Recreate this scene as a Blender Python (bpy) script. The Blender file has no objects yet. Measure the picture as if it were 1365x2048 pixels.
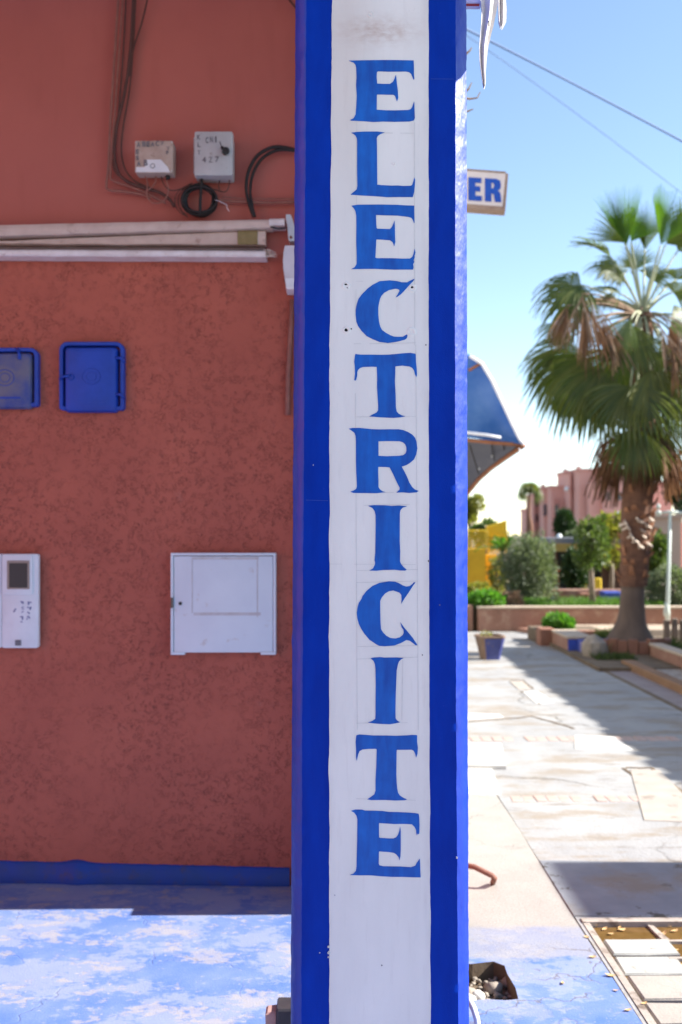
import bpy, bmesh, math, random
from mathutils import Vector, Matrix, noise
from mathutils.geometry import tessellate_polygon
random.seed(7)
V = Vector
R_ = math.radians
sc = bpy.context.scene
COL = sc.collection

# ------------------------------------------------------------------ camera
F = 2004.0
CAMH = 1.55
PITCH = math.atan(42.0 / F)
YAW = math.atan(20.5 / F)
cd = bpy.data.cameras.new('camera')
cam = bpy.data.objects.new('camera', cd)
COL.objects.link(cam)
cam.location = (0, 0, CAMH)
cam.rotation_euler = (math.pi / 2 + PITCH, 0, -YAW)
cd.sensor_fit = 'VERTICAL'
cd.sensor_height = 23.5
cd.lens = F / 2048 * 23.5
cd.clip_start = 0.05
cd.clip_end = 2000
cd.dof.use_dof = True
cd.dof.focus_distance = 2.2
cd.dof.aperture_fstop = 2.6
cd.dof.aperture_blades = 0
sc.camera = cam
# ------------------------------------------------------------------ sky, sun, exposure
SUN_EL = 36.0
SUN_AZ = 90.4     # degrees from +Y towards +X ... 90 = along the wall from the right
w = bpy.data.worlds.new('World')
sc.world = w
w.use_nodes = True
wn = w.node_tree
wn.nodes.clear()
sky = wn.nodes.new('ShaderNodeTexSky')
sky.sky_type = 'NISHITA'
sky.sun_disc = False
sky.sun_elevation = R_(SUN_EL)
sky.sun_rotation = R_(90.0)
sky.altitude = 0
sky.air_density = 0.9
sky.dust_density = 0.1
sky.ozone_density = 0.6
bg = wn.nodes.new('ShaderNodeBackground')
bg.inputs['Strength'].default_value = 0.105
wo = wn.nodes.new('ShaderNodeOutputWorld')
wn.links.new(sky.outputs[0], bg.inputs['Color'])
wn.links.new(bg.outputs[0], wo.inputs['Surface'])
sl = bpy.data.lights.new('sun', 'SUN')
sl.energy = 5.0
sl.angle = R_(0.5)
sl.color = (1.0, 0.955, 0.89)
so = bpy.data.objects.new('sun', sl)
COL.objects.link(so)
SAZ = R_(89.2)    # a hair behind the wall plane
sdir = V((math.sin(SAZ) * math.cos(R_(SUN_EL)), math.cos(SAZ) * math.cos(R_(SUN_EL)), math.sin(R_(SUN_EL))))
so.rotation_euler = sdir.to_track_quat('Z', 'Y').to_euler()
so.location = (30, 0, 30)
sc.view_settings.view_transform = 'Standard'
sc.view_settings.look = 'None'
sc.view_settings.gamma = 1.0
sc.view_settings.exposure = 1.47
sc.view_settings.use_curve_mapping = False
sc.render.engine = 'CYCLES'
sc.cycles.max_bounces = 8
sc.cycles.use_denoising = True

# ------------------------------------------------------------------ helpers: pixel -> place
CM = cam.rotation_euler.to_matrix()
CP = V((0, 0, CAMH))
def ray(px, py):
    return CM @ V(((px - 682.5) / F, (1024 - py) / F, -1.0))
def at(px, py, Y):
    r = ray(px, py)
    return CP + r * (Y / r.y)
def gnd(px, py, z=0.0):
    r = ray(px, py)
    return CP + r * ((z - CAMH) / r.z)
def onp(px, py, P, n):
    r = ray(px, py)
    return CP + r * ((P - CP).dot(n) / r.dot(n))

WL = {}
class MB:
    def __init__(s):
        s.v = []; s.f = []
    def quad(s, *pts):
        b = len(s.v); s.v += [V(p) for p in pts]; s.f.append(tuple(range(b, b + len(pts)))); return s
    def box(s, a, b):
        x0, x1 = sorted((a[0], b[0])); y0, y1 = sorted((a[1], b[1])); z0, z1 = sorted((a[2], b[2]))
        return s.hexa([(x0, y0, z0), (x1, y0, z0), (x1, y1, z0), (x0, y1, z0)], [(x0, y0, z1), (x1, y0, z1), (x1, y1, z1), (x0, y1, z1)])
    def hexa(s, bot, top):
        n = len(bot); b = len(s.v)
        s.v += [V(p) for p in bot] + [V(p) for p in top]
        s.f.append(tuple(b + i for i in reversed(range(n)))); s.f.append(tuple(b + n + i for i in range(n)))
        for i in range(n):
            j = (i + 1) % n
            s.f.append((b + i, b + j, b + n + j, b + n + i))
        return s
    def cbox(s, a, b, c=0.01):
        # box with chamfered vertical + top edges
        x0, x1 = sorted((a[0], b[0])); y0, y1 = sorted((a[1], b[1])); z0, z1 = sorted((a[2], b[2]))
        def loop(i, z):
            return [(x0 + i, y0, z), (x1 - i, y0, z), (x1, y0 + i, z), (x1, y1 - i, z), (x1 - i, y1, z), (x0 + i, y1, z), (x0, y1 - i, z), (x0, y0 + i, z)]
        def loop2(z):
            return [(x0 + c, y0 + c * .6, z), (x1 - c, y0 + c * .6, z), (x1 - c * .6, y0 + c, z), (x1 - c * .6, y1 - c, z), (x1 - c, y1 - c * .6, z), (x0 + c, y1 - c * .6, z), (x0 + c * .6, y1 - c, z), (x0 + c * .6, y0 + c, z)]
        return s.loft([loop(c, z0), loop(c, z1 - c), loop2(z1)])
    def loft(s, loops, cap=True):
        n = len(loops[0]); b = len(s.v)
        for l in loops: s.v += [V(p) for p in l]
        for k in range(len(loops) - 1):
            for i in range(n):
                j = (i + 1) % n
                s.f.append((b + k * n + i, b + k * n + j, b + (k + 1) * n + j, b + (k + 1) * n + i))
        if cap:
            s.f.append(tuple(b + i for i in reversed(range(n))))
            s.f.append(tuple(b + (len(loops) - 1) * n + i for i in range(n)))
        return s
    def poly(s, fr, off, holes=()):
        # flat outline(s) fr (3D pts), extruded by vector off (front = fr)
        off = V(off); loops = [[V(p) for p in fr]] + [[V(p) for p in h] for h in holes]
        flat = [p for l in loops for p in l]
        tris = tessellate_polygon(loops)
        b = len(s.v); n = len(flat)
        s.v += flat + [p + off for p in flat]
        for t in tris:
            s.f.append((b + t[0], b + t[1], b + t[2])); s.f.append((b + n + t[2], b + n + t[1], b + n + t[0]))
        k = b
        for l in loops:
            m = len(l)
            for i in range(m):
                j = (i + 1) % m
                s.f.append((k + i, k + n + i, k + n + j, k + j))
            k += m
        return s
    def tube(s, pts, r, n=8, r1=None):
        pts = [V(p) for p in pts]; loops = []
        up = V((0, 0, 1))
        prev = None
        for i, p in enumerate(pts):
            t = (pts[min(i + 1, len(pts) - 1)] - pts[max(i - 1, 0)]).normalized()
            if prev is None:
                u = t.cross(up)
                if u.length < .1: u = t.cross(V((1, 0, 0)))
            else:
                u = prev - t * prev.dot(t)
                if u.length < 1e-5: u = t.cross(up)
            u.normalize(); prev = u
            v = t.cross(u)
            rr = r if r1 is None else r + (r1 - r) * i / (len(pts) - 1)
            if isinstance(r, (list, tuple)): rr = r[i]
            loops.append([p + (u * math.cos(a) + v * math.sin(a)) * rr for a in [2 * math.pi * k / n for k in range(n)]])
        return s.loft(loops)
    def lathe(s, c, prof, n=20, sq=0):
        loops = []
        for r, z in prof:
            l = []
            for k in range(n):
                a = 2 * math.pi * k / n
                l.append((c[0] + r * math.cos(a), c[1] + r * math.sin(a), c[2] + z))
            loops.append(l)
        return s.loft(loops)
    def sphere(s, c, r, n=12, m=8, sz=1):
        return s.lathe(c, [(max(1e-4, r * math.sin(math.pi * i / m)), -r * sz * math.cos(math.pi * i / m)) for i in range(m + 1)], n)
    def grid(s, P):
        # P[i][j] points
        b = len(s.v); nj = len(P[0])
        for row in P: s.v += [V(p) for p in row]
        for i in range(len(P) - 1):
            for j in range(nj - 1):
                s.f.append((b + i * nj + j, b + i * nj + j + 1, b + (i + 1) * nj + j + 1, b + (i + 1) * nj + j))
        return s
    def rrect(s, fn, x0, x1, y0, y1, rad, d0, d1, bev=0.0, n=5):
        # rounded rect in pixel space on a plane: fn(px,py,d) -> point proud by d
        def lp(ins, d):
            l = []
            for cx, cy, a0 in ((x1 - rad, y0 + rad, 270), (x1 - rad, y1 - rad, 0), (x0 + rad, y1 - rad, 90), (x0 + rad, y0 + rad, 180)):
                for k in range(n + 1):
                    a = R_(a0 + 90 * k / n)
                    l.append(fn(cx + (rad - ins) * math.cos(a), cy + (rad - ins) * math.sin(a), d))
            return l
        loops = [lp(0, d0), lp(0, d1 - bev * .001)]
        if bev: loops.append(lp(bev, d1))
        return s.loft(loops)

def obj(name, mb, mat, parent=None, loc=None, smooth=False, label=None, cat=None, group=None, kind=None):
    me = bpy.data.meshes.new(name)
    if parent is not None: base = WL[parent.name]
    else:
        if loc is None:
            xs = [v.x for v in mb.v]; ys = [v.y for v in mb.v]; zs = [v.z for v in mb.v]
            loc = ((min(xs) + max(xs)) / 2, (min(ys) + max(ys)) / 2, min(zs))
        base = V(loc)
    me.from_pydata([tuple(v - base) for v in mb.v], [], mb.f)
    bm = bmesh.new(); bm.from_mesh(me)
    bmesh.ops.recalc_face_normals(bm, faces=bm.faces) if smooth != 'open' else None
    bm.to_mesh(me); bm.free()
    me.materials.append(mat)
    o = bpy.data.objects.new(name, me); COL.objects.link(o)
    if parent is not None: o.parent = parent
    else: o.location = base
    WL[o.name] = base
    if smooth:
        me.polygons.foreach_set('use_smooth', [True] * len(me.polygons))
        if smooth == 'auto':
            try: me.set_sharp_from_angle(angle=R_(35))
            except Exception: pass
    tag(o, label, cat, group, kind)
    return o
def tag(o, label=None, cat=None, group=None, kind=None):
    if label: o['label'] = label
    if cat: o['category'] = cat
    if group: o['group'] = group
    if kind: o['kind'] = kind
def thing(name, loc, label, cat, group=None):
    o = bpy.data.objects.new(name, None); COL.objects.link(o)
    o.location = loc; o.empty_display_size = .1
    WL[o.name] = V(loc)
    tag(o, label, cat, group)
    return o
def inst(name, mesh, loc, parent=None, rot=(0, 0, 0), scale=(1, 1, 1)):
    o = bpy.data.objects.new(name, mesh); COL.objects.link(o)
    base = WL[parent.name] if parent is not None else V((0, 0, 0))
    if parent is not None: o.parent = parent
    o.location = V(loc) - base; o.rotation_euler = rot; o.scale = scale
    WL[o.name] = V(loc)
    return o
def text_mb(txt, fn, x, y, h, d, bold=0.0, mb=None, width=None):
    # lettering in pixel space on a plane: fn(px,py,d)
    cu = bpy.data.curves.new('lettering', 'FONT'); cu.body = txt; cu.size = 1.0; cu.offset = bold
    o = bpy.data.objects.new('lettering', cu); COL.objects.link(o)
    me = o.to_mesh()
    mb = mb or MB()
    b = len(mb.v)
    xs = [v.co.x for v in me.vertices] or [0, 1]
    k = h / .7
    kx = k if width is None else width / (max(xs) - min(xs))
    for v in me.vertices: mb.v.append(V(fn(x + (v.co.x - min(xs)) * kx, y - v.co.y * k, d)))
    for p in me.polygons: mb.f.append(tuple(b + i for i in p.vertices))
    o.to_mesh_clear(); bpy.data.objects.remove(o); bpy.data.curves.remove(cu)
    return mb

# ------------------------------------------------------------------ materials
def nt(name):
    m = bpy.data.materials.new(name); m.use_nodes = True
    t = m.node_tree; t.nodes.clear()
    return m, t
class N:
    def __init__(s, t): s.t = t
    def new(s, typ, **kw):
        n = s.t.nodes.new(typ)
        for k, v in kw.items():
            if k.startswith('i_'):
                key = k[2:].replace('_', ' ')
                key = int(key) if key.isdigit() else key
                n.inputs[key].default_value = v
            else: setattr(n, k, v)
        return n
    def l(s, a, b): s.t.links.new(a, b)
    def coords(s, scale=(1, 1, 1), kind='Object', loc=(0, 0, 0)):
        tc = s.new('ShaderNodeTexCoord'); mp = s.new('ShaderNodeMapping')
        mp.inputs['Scale'].default_value = scale; mp.inputs['Location'].default_value = loc
        s.l(tc.outputs[kind], mp.inputs['Vector']); return mp.outputs[0]
    def noise(s, vec, scale, detail=4, rough=.55, dist=0):
        n = s.new('ShaderNodeTexNoise'); n.inputs['Scale'].default_value = scale; n.inputs['Detail'].default_value = detail
        n.inputs['Roughness'].default_value = rough; n.inputs['Distortion'].default_value = dist
        if vec is not None: s.l(vec, n.inputs['Vector'])
        return n.outputs['Fac']
    def ramp(s, fac, a, b, ca=(0, 0, 0, 1), cb=(1, 1, 1, 1)):
        r = s.new('ShaderNodeValToRGB'); r.color_ramp.elements[0].position = a; r.color_ramp.elements[1].position = b
        r.color_ramp.elements[0].color = ca; r.color_ramp.elements[1].color = cb
        s.l(fac, r.inputs[0]); return r.outputs[0]
    def mix(s, fac, a, b, mode='MIX'):
        m = s.new('ShaderNodeMix', data_type='RGBA', blend_type=mode)
        for sock, v in ((m.inputs[0], fac), (m.inputs[6], a), (m.inputs[7], b)):
            if isinstance(v, (int, float)): sock.default_value = v
            elif isinstance(v, (tuple, list)): sock.default_value = (*v[:3], 1)
            else: s.l(v, sock)
        return m.outputs[2]
    def math(s, op, a, b=0.0, clamp=False):
        m = s.new('ShaderNodeMath', operation=op); m.use_clamp = clamp
        for i, v in enumerate((a, b)):
            if isinstance(v, (int, float)): m.inputs[i].default_value = v
            else: s.l(v, m.inputs[i])
        return m.outputs[0]
    def out(s, col, rough=.7, bump=None, bstr=.3, bdist=.01, spec=.5, metal=0, transl=0, coat=0, tint=(1.3, 1.5, .6)):
        p = s.new('ShaderNodeBsdfPrincipled')
        if isinstance(col, (tuple, list)): p.inputs['Base Color'].default_value = (*col[:3], 1)
        else: s.l(col, p.inputs['Base Color'])
        if isinstance(rough, (int, float)): p.inputs['Roughness'].default_value = rough
        else: s.l(rough, p.inputs['Roughness'])
        p.inputs['Specular IOR Level'].default_value = spec
        p.inputs['Metallic'].default_value = metal
        p.inputs['Coat Weight'].default_value = coat
        if bump is not None:
            b = s.new('ShaderNodeBump'); b.inputs['Strength'].default_value = bstr; b.inputs['Distance'].default_value = bdist
            s.l(bump, b.inputs['Height']); s.l(b.outputs[0], p.inputs['Normal'])
        o = s.new('ShaderNodeOutputMaterial')
        if transl:
            tr = s.new('ShaderNodeBsdfTranslucent')
            if isinstance(col, (tuple, list)): tr.inputs[0].default_value = (*col[:3], 1)
            else:
                g = s.mix(1.0, col, tint, 'MULTIPLY'); s.l(g, tr.inputs[0])
            mx = s.new('ShaderNodeMixShader'); mx.inputs[0].default_value = transl
            s.l(p.outputs[0], mx.inputs[1]); s.l(tr.outputs[0], mx.inputs[2]); s.l(mx.outputs[0], o.inputs[0])
        else: s.l(p.outputs[0], o.inputs[0])
def pm(name, c1, c2=None, scale=6, rough=.7, bump=0, bscale=60, spots=None, spec=.4, stretch=(1, 1, 1), metal=0, transl=0, island=0, tint=(1.3, 1.5, .6), lo=.35, hi=.68, bdist=.004, detail=5, coat=0):
    m, t = nt(name); n = N(t)
    vec = n.coords(stretch)
    c2 = c2 or tuple(x * .78 for x in c1)
    if island:
        g = n.new('ShaderNodeNewGeometry')
        f = n.math('ADD', n.math('MULTIPLY', g.outputs['Random Per Island'], island), n.math('MULTIPLY', n.noise(vec, scale, detail), 1 - island))
    else: f = n.noise(vec, scale, detail)
    col = n.mix(n.ramp(f, lo, hi), c1, c2)
    if spots:
        for (sc_, ss, a, b) in spots:
            col = n.mix(n.ramp(n.noise(n.coords(stretch, loc=(3.1, 7.7, 1.3)), ss, 6, .6), a, b), col, sc_)
    bm = n.noise(n.coords(stretch), bscale, 4) if bump else None
    n.out(col, rough, bm, bump, bdist, spec, metal, transl, coat, tint)
    return m

# blue gloss paint on the pillar
def m_blue_paint(nm='blue gloss paint', spec=.10, bstr=.32, thick=False):
    m, t = nt(nm); n = N(t)
    v1 = n.coords((1, 1, .25))
    col = n.mix(n.ramp(n.noise(v1, 22, 5), .3, .75), (.0, .025, .30), (.0, .037, .39))
    col = n.mix(n.math('MULTIPLY', n.ramp(n.noise(n.coords(loc=(4, 2, 1)), 130, 3, .7), .70, .78), .35), col, (.10, .13, .42))
    h = n.math('ADD', n.math('MULTIPLY', n.noise(n.coords((1, 1, .5)), 75, 3), .7), n.math('MULTIPLY', n.noise(n.coords(), 330, 2), .35))
    if thick: h = n.noise(n.coords((1, 1, .6)), 55, 2)
    r0_ = .36 if thick else .28
    n.out(col, n.ramp(n.noise(n.coords(), 40, 3), .2, .8, (r0_,) * 3 + (1,), (r0_ + .16,) * 3 + (1,)), h, bstr, .004, spec)
    return m
def m_white_paint():
    m, t = nt('white wall paint'); n = N(t)
    base = n.mix(n.ramp(n.noise(n.coords((1, 1, .3)), 9, 5), .3, .7), (.815, .80, .78), (.73, .715, .70))
    # fine scuffs and grime specks
    g = n.ramp(n.noise(n.coords((1, 1, .6), loc=(2, 5, 1)), 60, 6, .7), .66, .80)
    base = n.mix(n.math('MULTIPLY', g, .30), base, (.34, .30, .29))
    g2 = n.ramp(n.noise(n.coords((1, 1, .12), loc=(8, 1, 3)), 70, 4, .6), .56, .75)
    base = n.mix(n.math('MULTIPLY', g2, .16), base, (.50, .46, .45))
    # brown smear near the top (a hand-wide stain), object space z of the pillar
    tc = n.new('ShaderNodeTexCoord'); sx = n.new('ShaderNodeSeparateXYZ'); n.l(tc.outputs['Object'], sx.inputs[0])
    def blob(x0, z0, rx, rz):
        a = n.math('POWER', n.math('DIVIDE', n.math('SUBTRACT', sx.outputs[0], x0), rx), 2)
        b = n.math('POWER', n.math('DIVIDE', n.math('SUBTRACT', sx.outputs[2], z0), rz), 2)
        return n.math('POWER', 2.718, n.math('MULTIPLY', n.math('ADD', a, b), -1))
    st = n.math('MULTIPLY', blob(SM[0], SM[1], .075, .030), n.ramp(n.noise(n.coords((1, 1, 2)), 40, 5), .25, .75))
    st = n.math('ADD', st, n.math('MULTIPLY', blob(SM[2], SM[3], .05, .30), .35))
    base = n.mix(n.math('MULTIPLY', st, .75), base, (.42, .27, .20))
    for x0_, wd_, am_ in ((EDR, .020, .34), (EDL, .016, .22)):
        e_ = n.math('DIVIDE', n.math('ABSOLUTE', n.math('SUBTRACT', sx.outputs[0], x0_)), wd_)
        e_ = n.math('MULTIPLY', n.math('SUBTRACT', 1.0, e_, True), n.ramp(n.noise(n.coords((1, 1, .35), loc=(6, 6, 6)), 26, 5, .65), .30, .70))
        base = n.mix(n.math('MULTIPLY', e_, am_), base, (.36, .33, .38))
    h = n.math('ADD', n.noise(n.coords((1, 1, .8)), 55, 4), n.math('MULTIPLY', n.noise(n.coords(), 260, 3), .4))
    n.out(base, .55, h, .22, .004, .35)
    return m
def m_letter():
    m, t = nt('brushed sign blue'); n = N(t)
    a = n.noise(n.coords((1, 1, .18)), 60, 4, .6)
    b = n.noise(n.coords((.5, 1, .5), loc=(3, 3, 3)), 26, 3, .6)
    f = n.math('ADD', n.math('MULTIPLY', a, .5), n.math('MULTIPLY', b, .5))
    col = n.mix(n.ramp(f, .36, .64), (.0, .064, .37), (.0, .125, .55))
    tc = n.new('ShaderNodeTexCoord')
    wv = n.ramp(n.noise(n.coords((1, 1, 1), loc=(9, 9, 2)), 170, 3, .7), .74, .80)
    col = n.mix(n.math('MULTIPLY', wv, .55), col, (.30, .42, .80))
    n.out(col, .45, n.noise(n.coords((1, 1, .3)), 140, 3), .15, .002, .4)
    return m
def m_wall_up():
    m, t = nt('smooth salmon plaster'); n = N(t)
    col = n.mix(n.ramp(n.noise(n.coords(), 1.6, 5), .3, .7), (.45, .146, .118), (.395, .124, .102))
    col = n.mix(n.math('MULTIPLY', n.ramp(n.noise(n.coords((2, 2, .4)), 6, 5), .55, .8), .25), col, (.30, .09, .065))
    n.out(col, .85, n.noise(n.coords(), 90, 4), .12, .004, .25)
    return m
def m_wall_low():
    m, t = nt('rough red plaster'); n = N(t)
    col = n.mix(n.ramp(n.noise(n.coords(), 2.4, 5), .3, .72), (.45, .128, .086), (.37, .102, .072))
    # short dark squiggles of the roughcast
    a = n.noise(n.coords(loc=(1, 2, 3)), 46, 3, .5, 1.6)
    ridge = n.math('ABSOLUTE', n.math('SUBTRACT', a, .5))
    sq = n.ramp(ridge, .016, .046, (1, 1, 1, 1), (0, 0, 0, 1))
    gate = n.ramp(n.noise(n.coords(loc=(5, 5, 5)), 30, 4), .44, .56)
    g2 = n.ramp(n.noise(n.coords(loc=(5, 1, 5)), 3.5, 3), .28, .55)
    k = n.math('MULTIPLY', n.math('MULTIPLY', sq, gate), g2)
    col = n.mix(n.math('MULTIPLY', k, .52), col, (.085, .028, .024))
    # pale chalky scuffs
    sp = n.ramp(n.noise(n.coords((1, 1, .7), loc=(2, 9, 4)), 7, 6, .7), .64, .76)
    col = n.mix(n.math('MULTIPLY', sp, .22), col, (.50, .24, .20))
    h = n.math('SUBTRACT', n.math('MULTIPLY', n.noise(n.coords(), 60, 5), .6), k)
    n.out(col, .88, h, .5, .006, .25)
    return m
def m_terrace():
    m, t = nt('worn blue painted concrete'); n = N(t)
    tc = n.new('ShaderNodeTexCoord'); sx = n.new('ShaderNodeSeparateXYZ'); n.l(tc.outputs['Object'], sx.inputs[0])
    conc = n.mix(n.ramp(n.noise(n.coords(), 5, 6), .3, .7), (.37, .345, .31), (.31, .29, .26))
    conc = n.mix(n.math('MULTIPLY', n.ramp(n.noise(n.coords(loc=(4, 4, 4)), 120, 4, .7), .48, .62), .6), conc, (.21, .19, .165))
    blue = n.mix(n.ramp(n.noise(n.coords((1, 1, 1), loc=(1, 0, 0)), 4, 6, .65), .35, .7), (.080, .155, .42), (.17, .235, .42))
    fade = n.math('ADD', n.noise(n.coords((.8, 1.1, 1), loc=(7, 0, 0)), 3.4, 10, .70), n.math('MULTIPLY', n.math('SUBTRACT', n.noise(n.coords((.8, 1.2, 1), loc=(1, 8, 0)), 50, 6, .7), .5), .22))
    blue = n.mix(n.math('MULTIPLY', n.ramp(fade, .49, .525), .55), blue, (.29, .315, .41))
    bare = n.mix(n.ramp(n.noise(n.coords(), 30, 4), .3, .7), (.40, .35, .28), (.32, .31, .34))
    # worn patches
    wv = n.noise(n.coords((.75, 1.15, 1), loc=(2.3, .6, 0)), 5.2, 10, .72, .25)
    fl_ = n.math('MULTIPLY', n.math('SUBTRACT', n.noise(n.coords((.8, 1.2, 1), loc=(3, 8, 0)), 34, 6, .7), .5), .30)
    worn = n.ramp(n.math('ADD', wv, fl_), .550, .568)
    blue = n.mix(n.math('MULTIPLY', worn, n.ramp(sx.outputs[0], .25, .55, (.55, .55, .55, 1), (.25, .25, .25, 1))), blue, bare)
    chips = n.ramp(n.noise(n.coords((.8, 1.2, 1), loc=(5, 9, 0)), 26, 6, .7), .635, .655)
    blue = n.mix(n.math('MULTIPLY', chips, .8), blue, (.42, .38, .32))
    # where the paint stops, ragged edge across the terrace (y of the object)
    edge = n.math('ADD', sx.outputs[1], n.math('MULTIPLY', n.math('SUBTRACT', n.noise(n.coords(loc=(0, 3, 0)), 7, 5), .5), .16))
    step = lambda v, c, w_: n.math('DIVIDE', n.math('SUBTRACT', v, c - w_), 2 * w_, True)
    pale = step(edge, PAINT_Y1, .012)
    none = step(edge, PAINT_Y2, .02)
    thin = n.mix(.62, blue, conc)
    right = n.ramp(sx.outputs[0], .30, .34)
    col = n.mix(n.math('MULTIPLY', pale, right), blue, thin)
    col = n.mix(n.math('MULTIPLY', none, right), col, conc)
    bare_front = n.math('SUBTRACT', 1.0, step(sx.outputs[1], -.4, .05))  # unseen front of the floor set to bare concrete for warm bounce
    col = n.mix(bare_front, col, conc)
    # hairline cracks
    vo = n.new('ShaderNodeTexVoronoi', feature='DISTANCE_TO_EDGE'); vo.inputs['Scale'].default_value = 1.7
    wob = n.new('ShaderNodeTexNoise'); wob.inputs['Scale'].default_value = 5; wob.inputs['Detail'].default_value = 4
    mv = n.new('ShaderNodeVectorMath', operation='ADD'); sv = n.new('ShaderNodeVectorMath', operation='SCALE'); sv.inputs['Scale'].default_value = .35
    n.l(tc.outputs['Object'], wob.inputs['Vector']); n.l(wob.outputs['Color'], sv.inputs[0]); n.l(tc.outputs['Object'], mv.inputs[0]); n.l(sv.outputs[0], mv.inputs[1]); n.l(mv.outputs[0], vo.inputs['Vector'])
    cr = n.ramp(vo.outputs['Distance'], .004, .010, (1, 1, 1, 1), (0, 0, 0, 1))
    cr = n.math('MULTIPLY', cr, n.ramp(n.noise(n.coords(loc=(1, 1, 8)), 2, 3), .48, .56))
    col = n.mix(n.math('MULTIPLY', cr, n.ramp(sx.outputs[0], .25, .35, (.12, .12, .12, 1), (.6, .6, .6, 1))), col, (.14, .12, .11))
    h = n.math('SUBTRACT', n.math('ADD', n.noise(n.coords(), 120, 4), n.math('MULTIPLY', worn, -.6)), cr)
    n.out(col, .62, h, .35, .004, .4)
    return m
def m_street():
    m, t = nt('patched street concrete'); n = N(t)
    tc = n.new('ShaderNodeTexCoord')
    col = n.mix(n.ramp(n.noise(n.coords((1.6, .7, 1)), 1.4, 7, .6), .33, .68), (.335, .332, .322), (.255, .256, .258))
    col = n.mix(n.math('MULTIPLY', n.ramp(n.noise(n.coords((.6, 1.6, 1), loc=(3, 1, 0)), 2.2, 8, .70), .50, .60), .75), col, (.235, .19, .14))
    col = n.mix(n.math('MULTIPLY', n.ramp(n.noise(n.coords((.5, 1.8, 1), loc=(6, 2, 0)), 5, 8, .72), .57, .66), .7), col, (.15, .12, .095))
    col = n.mix(n.math('MULTIPLY', n.ramp(n.noise(n.coords(loc=(1, 5, 0)), 90, 3), .5, .8), .3), col, (.24, .22, .2))
    vo = n.new('ShaderNodeTexVoronoi', feature='DISTANCE_TO_EDGE'); vo.inputs['Scale'].default_value = .42
    wob = n.new('ShaderNodeTexNoise'); wob.inputs['Scale'].default_value = 2.5; wob.inputs['Detail'].default_value = 5
    mv = n.new('ShaderNodeVectorMath', operation='ADD'); sv = n.new('ShaderNodeVectorMath', operation='SCALE'); sv.inputs['Scale'].default_value = .5
    n.l(tc.outputs['Object'], wob.inputs['Vector']); n.l(wob.outputs['Color'], sv.inputs[0]); n.l(tc.outputs['Object'], mv.inputs[0]); n.l(sv.outputs[0], mv.inputs[1]); n.l(mv.outputs[0], vo.inputs['Vector'])
    cr = n.ramp(vo.outputs['Distance'], .003, .009, (1, 1, 1, 1), (0, 0, 0, 1))
    cr = n.math('MULTIPLY', cr, n.ramp(n.noise(n.coords(loc=(2, 6, 1)), 1.1, 3), .50, .58))
    col = n.mix(n.math('MULTIPLY', cr, .6), col, (.10, .085, .07))
    h = n.math('SUBTRACT', n.noise(n.coords(), 45, 6), cr)
    n.out(col, .8, h, .5, .008, .3)
    return m

# ------------------------------------------------------------------ planes of the place
PIL_Y = 2.2
nP = V((-math.sin(R_(1.0)), -math.cos(R_(1.0)), 0))
P0 = at(764, 1066, PIL_Y)
def pil(px, py, d=0.0):
    return onp(px, py, P0, nP) - nP * -d
wa, wb = gnd(0, 1764), gnd(580, 1771)
W0 = wa
wdir = (wb - wa); wdir.z = 0; wdir.normalize()
nW = V((wdir.y, -wdir.x, 0))
if nW.y > 0: nW = -nW
WREF = [0.0]   # how far proud of the wall the traced outline stands
def wal(px, py, d=0.0):
    return onp(px, py, W0 + nW * WREF[0], nW) + nW * (d - WREF[0])
PZ0 = V((P0.x, P0.y, 0))
_s1 = pil(765, 62); _s2 = pil(690, 130)
SM = (_s1.x - PZ0.x, _s1.z, _s2.x - PZ0.x, _s2.z)
EDR = pil(860, 1000).x - PZ0.x; EDL = pil(660, 1000).x - PZ0.x
PAINT_Y1 = gnd(1000, 1915).y - 1.0
PAINT_Y2 = gnd(1000, 1853).y - 1.0

M_BLUE = m_blue_paint(); M_BLUEG = m_blue_paint('thick blue gloss paint', .6, .45, True); M_WHITE = m_white_paint(); M_LET = m_letter()
M_UP = m_wall_up(); M_LOW = m_wall_low(); M_TER = m_terrace(); M_STR = m_street()
M_BASE = pm('dark blue skirting paint', (.006, .045, .30), (.010, .05, .22), 8, .5, .3, 60, [((.05, .05, .12), 14, .55, .75)])
M_EARTH = pm('earth', (.20, .15, .10), (.13, .10, .07), 3, .95, .5, 30)
M_SOIL = pm('garden soil', (.12, .085, .055), (.19, .14, .09), 5, .95, .6, 40)
M_BLACK = pm('black cable rubber', (.012, .011, .011), (.02, .018, .018), 20, .5)
M_HOLE = pm('dark hole', (.008, .008, .009), (.012, .011, .012), 20, .9)
M_CABLE = pm('dusty brown cable', (.075, .032, .026), (.11, .05, .04), 20, .6)
M_WIRE = pm('salmon painted wire', (.30, .13, .10), (.22, .09, .07), 20, .6)
M_GREYBOX = pm('grey box plastic', (.46, .49, .50), (.40, .43, .44), 12, .45, .1, 80, [((.30, .28, .26), 30, .62, .75)])
M_DIRTBOX = pm('weathered box plastic', (.50, .42, .36), (.40, .31, .26), 14, .6, .2, 60, [((.25, .17, .13), 26, .58, .72)])
M_PALEPL = pm('pale plastic', (.72, .76, .80), (.63, .66, .70), 9, .4, .05, 80)
M_WBOX = pm('white cabinet paint', (.66, .74, .80), (.60, .67, .74), 5, .42, .06, 40, [((.50, .45, .42), 16, .64, .78)])
M_MARK = pm('faded print', (.10, .10, .12), (.22, .22, .24), 60, .7)
M_BLUMARK = pm('faded blue print', (.16, .18, .36), (.30, .31, .48), 60, .7)
M_BLUBOX = pm('blue painted box', (.008, .055, .42), (.006, .04, .30), 6, .42, .2, 50)
M_BLUWORN = pm('dust covered blue lid', (.13, .13, .20), (.03, .06, .26), 9, .55, .2, 60, lo=.42, hi=.66)
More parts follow.
